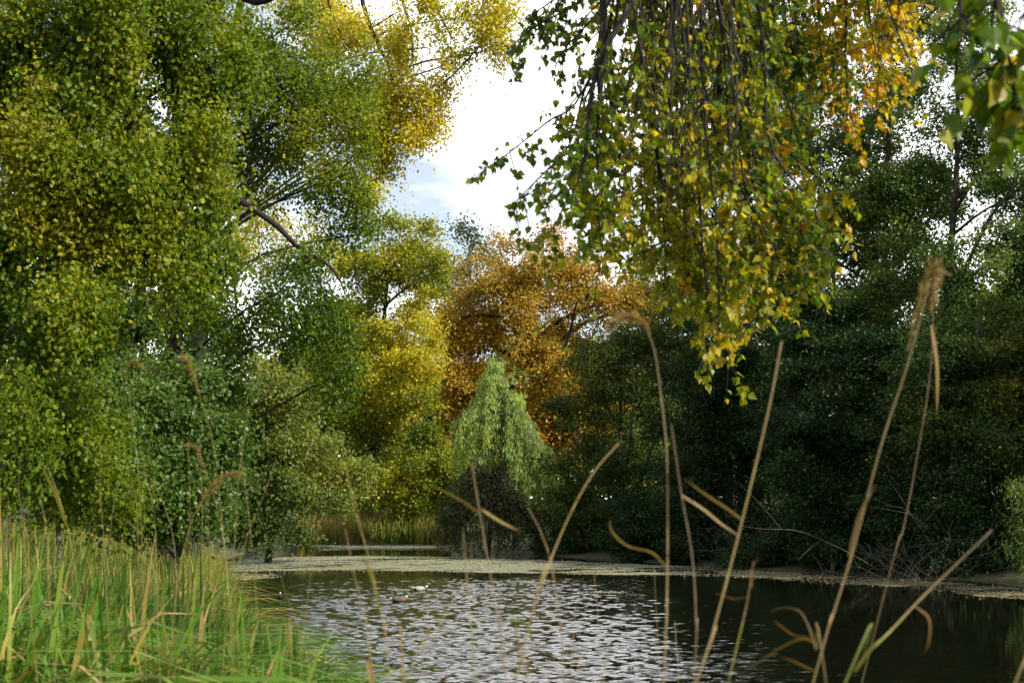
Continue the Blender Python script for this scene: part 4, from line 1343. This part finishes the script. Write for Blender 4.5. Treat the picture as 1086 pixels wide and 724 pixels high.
def reed(label, pts, Y, wpx, tint, tint_top=None, leaves=(), head=None, group=None, name='reed_stem'):
    """pts: picture points bottom -> top at depth Y; leaves: (points, width px, tint); head: (points, spread m, tint)"""
    P0 = [at(px, py, Y + .04 * i) for i, (px, py) in enumerate(pts)]
    b = P0[0].copy()
    sl = (P0[0] - P0[1]) / max(abs(P0[0][2] - P0[1][2]), .05)
    g = gz(b[0], b[1])
    drop = max(b[2] - g, 0)
    foot = b + np.array([np.clip(sl[0], -.6, .6) * drop * .75, 0, 0])
    foot[2] = gz(foot[0], foot[1]) - .03
    root = thing(name, (foot[0], foot[1], foot[2] + .03), label, 'reed', group)
    path = smooth_path([foot] + P0, 30)
    s = np.linspace(0, 1, 30)
    r = .35 * wpx * Y / F / 2
    tb = MB()
    tv = np.clip(tint + ((tint_top if tint_top is not None else tint) - tint) * np.clip((s - .35) / .5, 0, 1), 0, 1)
    rr = r * (1.0 - .45 * s)
    rr[[8, 14, 20]] *= 1.3
    tb.tubes(path[None], rr[None], 7, tint=tv[None])
    tb.build('stem', STRAW, root, True)
    for (lp, lw, lt) in leaves:
        LP = smooth_path([at(px, py, Y + .03 * k_) for k_, (px, py) in enumerate(lp)], 14)
        LP = LP + np.linspace(0, 1, 14)[:, None] * np.array([0, -.06, 0])
        wv = .75 * lw * Y / F / 2 * np.array([.5, .8, 1, 1, 1, 1, .98, .95, .9, .8, .65, .5, .3, .06])
        lb = MB()
        d = LP[-1] - LP[0]
        side = np.array([[-d[2], .45 * abs(d[0]) + .1, d[0]]]) + np.array([[.02, 0, .25 * abs(d[0])]])
        lb.ribbons(LP[None], wv[None], side, np.array([lt]), np.array([1.0]))
        lb.build('leaf', STRAWL, root)
    if head:
        hp, sp, ht = head
        HP = smooth_path([at(px, py, Y + .05) for (px, py) in hp], 30)
        n = 260
        i = rng.integers(0, 29, n)
        fr = rng.random(n)[:, None]
        p = HP[i] * (1 - fr) + HP[i + 1] * fr
        tdir = HP[i + 1] - HP[i]
        tdir /= np.linalg.norm(tdir, axis=1)[:, None] + 1e-9
        env = np.sin(np.pi * np.clip((i + 1) / 31, .06, 1)) ** .6
        e = p + tdir * rng.uniform(.5, 1.4, n)[:, None] * sp * 1.8 + rng.normal(size=(n, 3)) * sp * env[:, None] * .7 + np.array([0, 0, -.3 * sp])
        m = p * .5 + e * .5 + rng.normal(size=(n, 3)) * sp * .15
        hb = MB()
        hb.tubes(HP[None], np.full((1, 30), r * .6), 5, tint=ht)
        hb.ribbons(np.stack([p, m, e], 1), np.tile(np.array([[.0010, .0016, .0006]]), (n, 1)), rng.normal(size=(n, 3)), np.clip(ht + .12 * rng.normal(size=n), 0, 1), rng.uniform(.8, 1.2, n))
        hb.build('seed_head', STRAWL, root)
    return root


RG = 'reed stems standing in front of the pond'
reed('thick straight straw reed leaning right, its top behind the tip of the hanging poplar leaves', [(738, 724), (750, 690), (772, 610), (796, 515), (816, 430), (829, 362)], 2.7, 7.0, .58, .5, [([(787, 551), (768, 538), (745, 524), (722, 508)], 4, .5)], group=RG)
reed('tall brown reed with drooping plume, its tip highest of all at the right', [(862, 724), (880, 662), (905, 582), (935, 470), (962, 388), (986, 300)], 2.7, 6.0, .62, .72, [([(900, 590), (908, 545), (920, 515)], 5, .62)], ([(962, 372), (975, 320), (987, 286), (992, 290), (988, 320)], .012, .52), group=RG)
reed('thin reed behind the tall plumed one with a ragged hanging leaf', [(935, 640), (958, 560), (975, 470), (986, 400), (990, 330)], 3.4, 3.0, .75, .8, [([(988, 345), (990, 390), (986, 440)], 6, .7)], group=RG)
reed('slanting reed at lower right turning from green to brown with a short yellow leaf', [(896, 724), (916, 697), (945, 668), (975, 636), (1012, 600), (1052, 562)], 2.6, 6.5, .12, .85, [([(906, 712), (916, 690), (924, 674)], 8, .22), ([(970, 642), (982, 655), (978, 680), (968, 690)], 4, .8)], group=RG)
reed('straw reed with a pale plume bowed over to the left above the dark trees', [(704, 724), (707, 640), (708, 560), (707, 480), (701, 420), (694, 372), (684, 345)], 2.9, 5.0, .55, .75, [([(706, 600), (690, 585), (664, 578), (647, 562), (645, 548)], 4, .5)], ([(690, 355), (682, 342), (668, 335), (655, 338), (648, 345)], .010, .55), group=RG)
reed('brown thin reed just right of the bowed plume', [(736, 724), (738, 660), (734, 590), (722, 520), (712, 450)], 2.9, 4.5, .78, .8, [([(723, 525), (745, 540), (762, 555), (780, 568)], 3.5, .55)], group=RG)
reed('pale stem slanting right, crossing a second stem above the weed mat', [(562, 660), (574, 622), (586, 588), (606, 542), (630, 500), (656, 470)], 3.0, 5.0, .5, .5, group=RG)
reed('thin stem bent left at the top, crossing the pale slanting stem', [(598, 724), (594, 665), (585, 600), (574, 565), (560, 538)], 3.0, 3.5, .58, .55, group=RG)
reed('green reed with a broad arched green leaf above the bright ripples', [(503, 724), (501, 690), (497, 640), (494, 600), (491, 562)], 2.8, 4.5, .10, .85, group=RG,
     leaves=[([(562, 690), (562, 668), (552, 657), (525, 656), (498, 658)], 7, .06)])
reed('brown jointed reed with one leaf stub pointing right before the dark weeping bush', [(537, 724), (530, 665), (520, 610), (509, 545), (500, 490)], 2.9, 4.0, .66, .6, [([(509, 545), (492, 532), (470, 520), (450, 512)], 3, .5), ([(511, 540), (530, 552), (550, 562)], 4, .5)], group=RG)
reed('thin stem with a bright yellow leaf by the ducks', [(414, 724), (408, 668), (398, 620), (388, 580), (374, 530), (366, 490)], 2.9, 3.0, .5, .5, [([(404, 650), (398, 620), (392, 600), (388, 585)], 6, .28)], group=RG)
reed('thin leaning reed at the foot of the ruffled water left of the yellow leaf', [(396, 724), (388, 660), (376, 610), (366, 560)], 3.1, 3.0, .6, .6, [([(390, 700), (396, 720), (399, 724)], 9, .7)], group=RG)
reed('short stub of reed with a brown folded leaf at the bottom edge', [(428, 724), (427, 712), (424, 702)], 2.6, 6, .6, .75, [([(428, 722), (424, 704), (418, 700)], 10, .75)], group=RG)
reed('thin pale stem leaning right across the water to a brown tip', [(430, 720), (448, 690), (470, 655), (492, 618)], 3.0, 3.2, .5, .45, group=RG)
reed('reed with a folded brown broken leaf, just right of the thick straight reed', [(772, 724), (782, 682), (792, 640), (799, 595)], 2.8, 3.5, .3, .75, [([(798, 610), (795, 622), (793, 604), (800, 588)], 5, .82), ([(795, 632), (778, 634), (765, 630), (752, 626)], 3, .75)], group=RG)
reed('dry reed curling over in two loops above the dark water', [(876, 724), (866, 690), (858, 665), (848, 648), (832, 644), (818, 648)], 2.7, 4.0, .62, .65, [([(868, 684), (850, 676), (826, 684), (808, 694), (780, 710)], 4.5, .6), ([(864, 676), (840, 672), (822, 660), (815, 655)], 3, .7), ([(866, 712), (845, 702), (822, 692)], 4, .6)], group=RG)
reed('dark brown dead leaf stalk lying almost level over the bright ripples', [(560, 724), (552, 712), (545, 706)], 2.6, 5, .7, .8, [([(556, 682), (540, 690), (522, 698), (506, 704)], 7, .85), ([(550, 708), (536, 706), (520, 712), (506, 718)], 7, .8)], group=RG)
reed('thin brown reed leaning right in the lower right corner', [(1070, 740), (1080, 715), (1092, 690)], 2.5, 7, .6, .7, group=RG)
LG = 'tall dry stems rising from the left bank grass'
left = [('yellow stem bent over to the left at its top, above the left bank', [(246, 690), (240, 600), (232, 520), (226, 470), (212, 420), (202, 388)], 3, .42, 4.2),
        ('pair of crossing stems leaning right at the edge of the sedge, front one', [(238, 690), (248, 620), (262, 570), (278, 530), (292, 490)], 3, .4, 4.2),
        ('thin stem leaning left where the sedge meets the water', [(276, 700), (272, 640), (266, 567), (258, 500), (255, 470)], 2.6, .55, 4.4),
        ('slender stem rising from the sedge to the pale bush', [(246, 680), (248, 600), (252, 520), (264, 430)], 2.6, .38, 4.5),
        ('stem with a small nodding tip among the young maple leaves', [(152, 640), (150, 560), (146, 490), (138, 430), (131, 392)], 2.6, .5, 5.0),
        ('broad yellow blade slanting left before the young maple', [(82, 620), (72, 560), (60, 520), (50, 495)], 4, .3, 5.0),
        ('straw stem topped by an arched plume left of the pale bush', [(186, 640), (196, 580), (206, 545), (222, 520), (240, 505)], 2.6, .5, 4.8),
        ('long brown blade slanting down through the near grass', [(108, 724), (92, 660), (60, 610), (36, 588)], 4, .62, 4.0),
        ('straight yellow stem standing above the middle of the left grass', [(168, 680), (166, 600), (163, 540), (152, 498)], 4, .36, 4.3),
        ('thin dry stem near the left edge beside the reddish trunk', [(28, 600), (26, 560), (20, 520), (22, 480)], 2.6, .62, 5.2),
        ('upright stem between the young maple and the glossy shrub', [(112, 620), (110, 570), (106, 520), (108, 470)], 2.4, .45, 5.2),
        ('thin stem over the left water, leaning slightly right', [(318, 724), (322, 670), (328, 620), (338, 560)], 2.2, .55, 4.0),
        ('leaning brown stem over the coot at the left', [(332, 724), (318, 670), (302, 625), (290, 580)], 2.6, .68, 3.8),
        ('yellow flag leaf standing above the near coot', [(308, 724), (310, 700), (308, 675), (307, 655)], 6, .3, 3.6),
        ('long dark seed stalk leaning right over the near grass', [(140, 650), (160, 632), (185, 612), (200, 604)], 4, .85, 3.9)]
for (lab, pts, wp, tn, Yd) in left:
    hd = None
    lv = []
    if 'plume' in lab:
        hd = (pts[-3:] + [(252, 502)], .014, .5)
    elif 'nodding' in lab:
        hd = ([pts[-1], (140, 384), (150, 388)], .010, .5)
    elif 'bent over' in lab:
        hd = ([pts[-2], pts[-1], (196, 380)], .010, .45)
    if 'broad' in lab or 'flag' in lab:
        lv = [(pts[1:], wp + 3, .3)]
    reed(lab, pts, Yd, wp * .55, tn - .16, tn + .12, lv, hd, group=LG)
# finer stems nobody could tell apart
for i in range(10):
    x = rng.uniform(6, 300)
    y0 = float(top_line(x)) + rng.uniform(20, 60)
    hgt = rng.uniform(50, 150)
    lx = rng.normal() * 22
    Yd = rng.uniform(4.5, 9)
    reed('thin dry grass stem rising above the left bank grass', [(x, y0 + 30), (x + lx * .2, y0 - hgt * .3), (x + lx * .55, y0 - hgt * .7), (x + lx, y0 - hgt)], Yd, rng.uniform(1.1, 1.8), rng.uniform(.4, .8), None,
         [], ([(x + lx * .7, y0 - hgt * .8), (x + lx, y0 - hgt), (x + lx * 1.3, y0 - hgt * 1.04)], .008, .6) if i == 5 else None, group='fine dry stems above the left grass', name='grass_stem')
for i in range(14):
    x = rng.uniform(400, 720)
    y1 = rng.uniform(600, 690)
    lx = rng.normal() * 10
    reed('thin dry stem standing in front of the bright ripples', [(x, 735), (x + lx * .4, 735 - (735 - y1) * .55), (x + lx, y1)], rng.uniform(3.2, 5), rng.uniform(1.3, 2.2), rng.uniform(.4, .8), None, [], None, group='fine dry stems before the water', name='grass_stem')
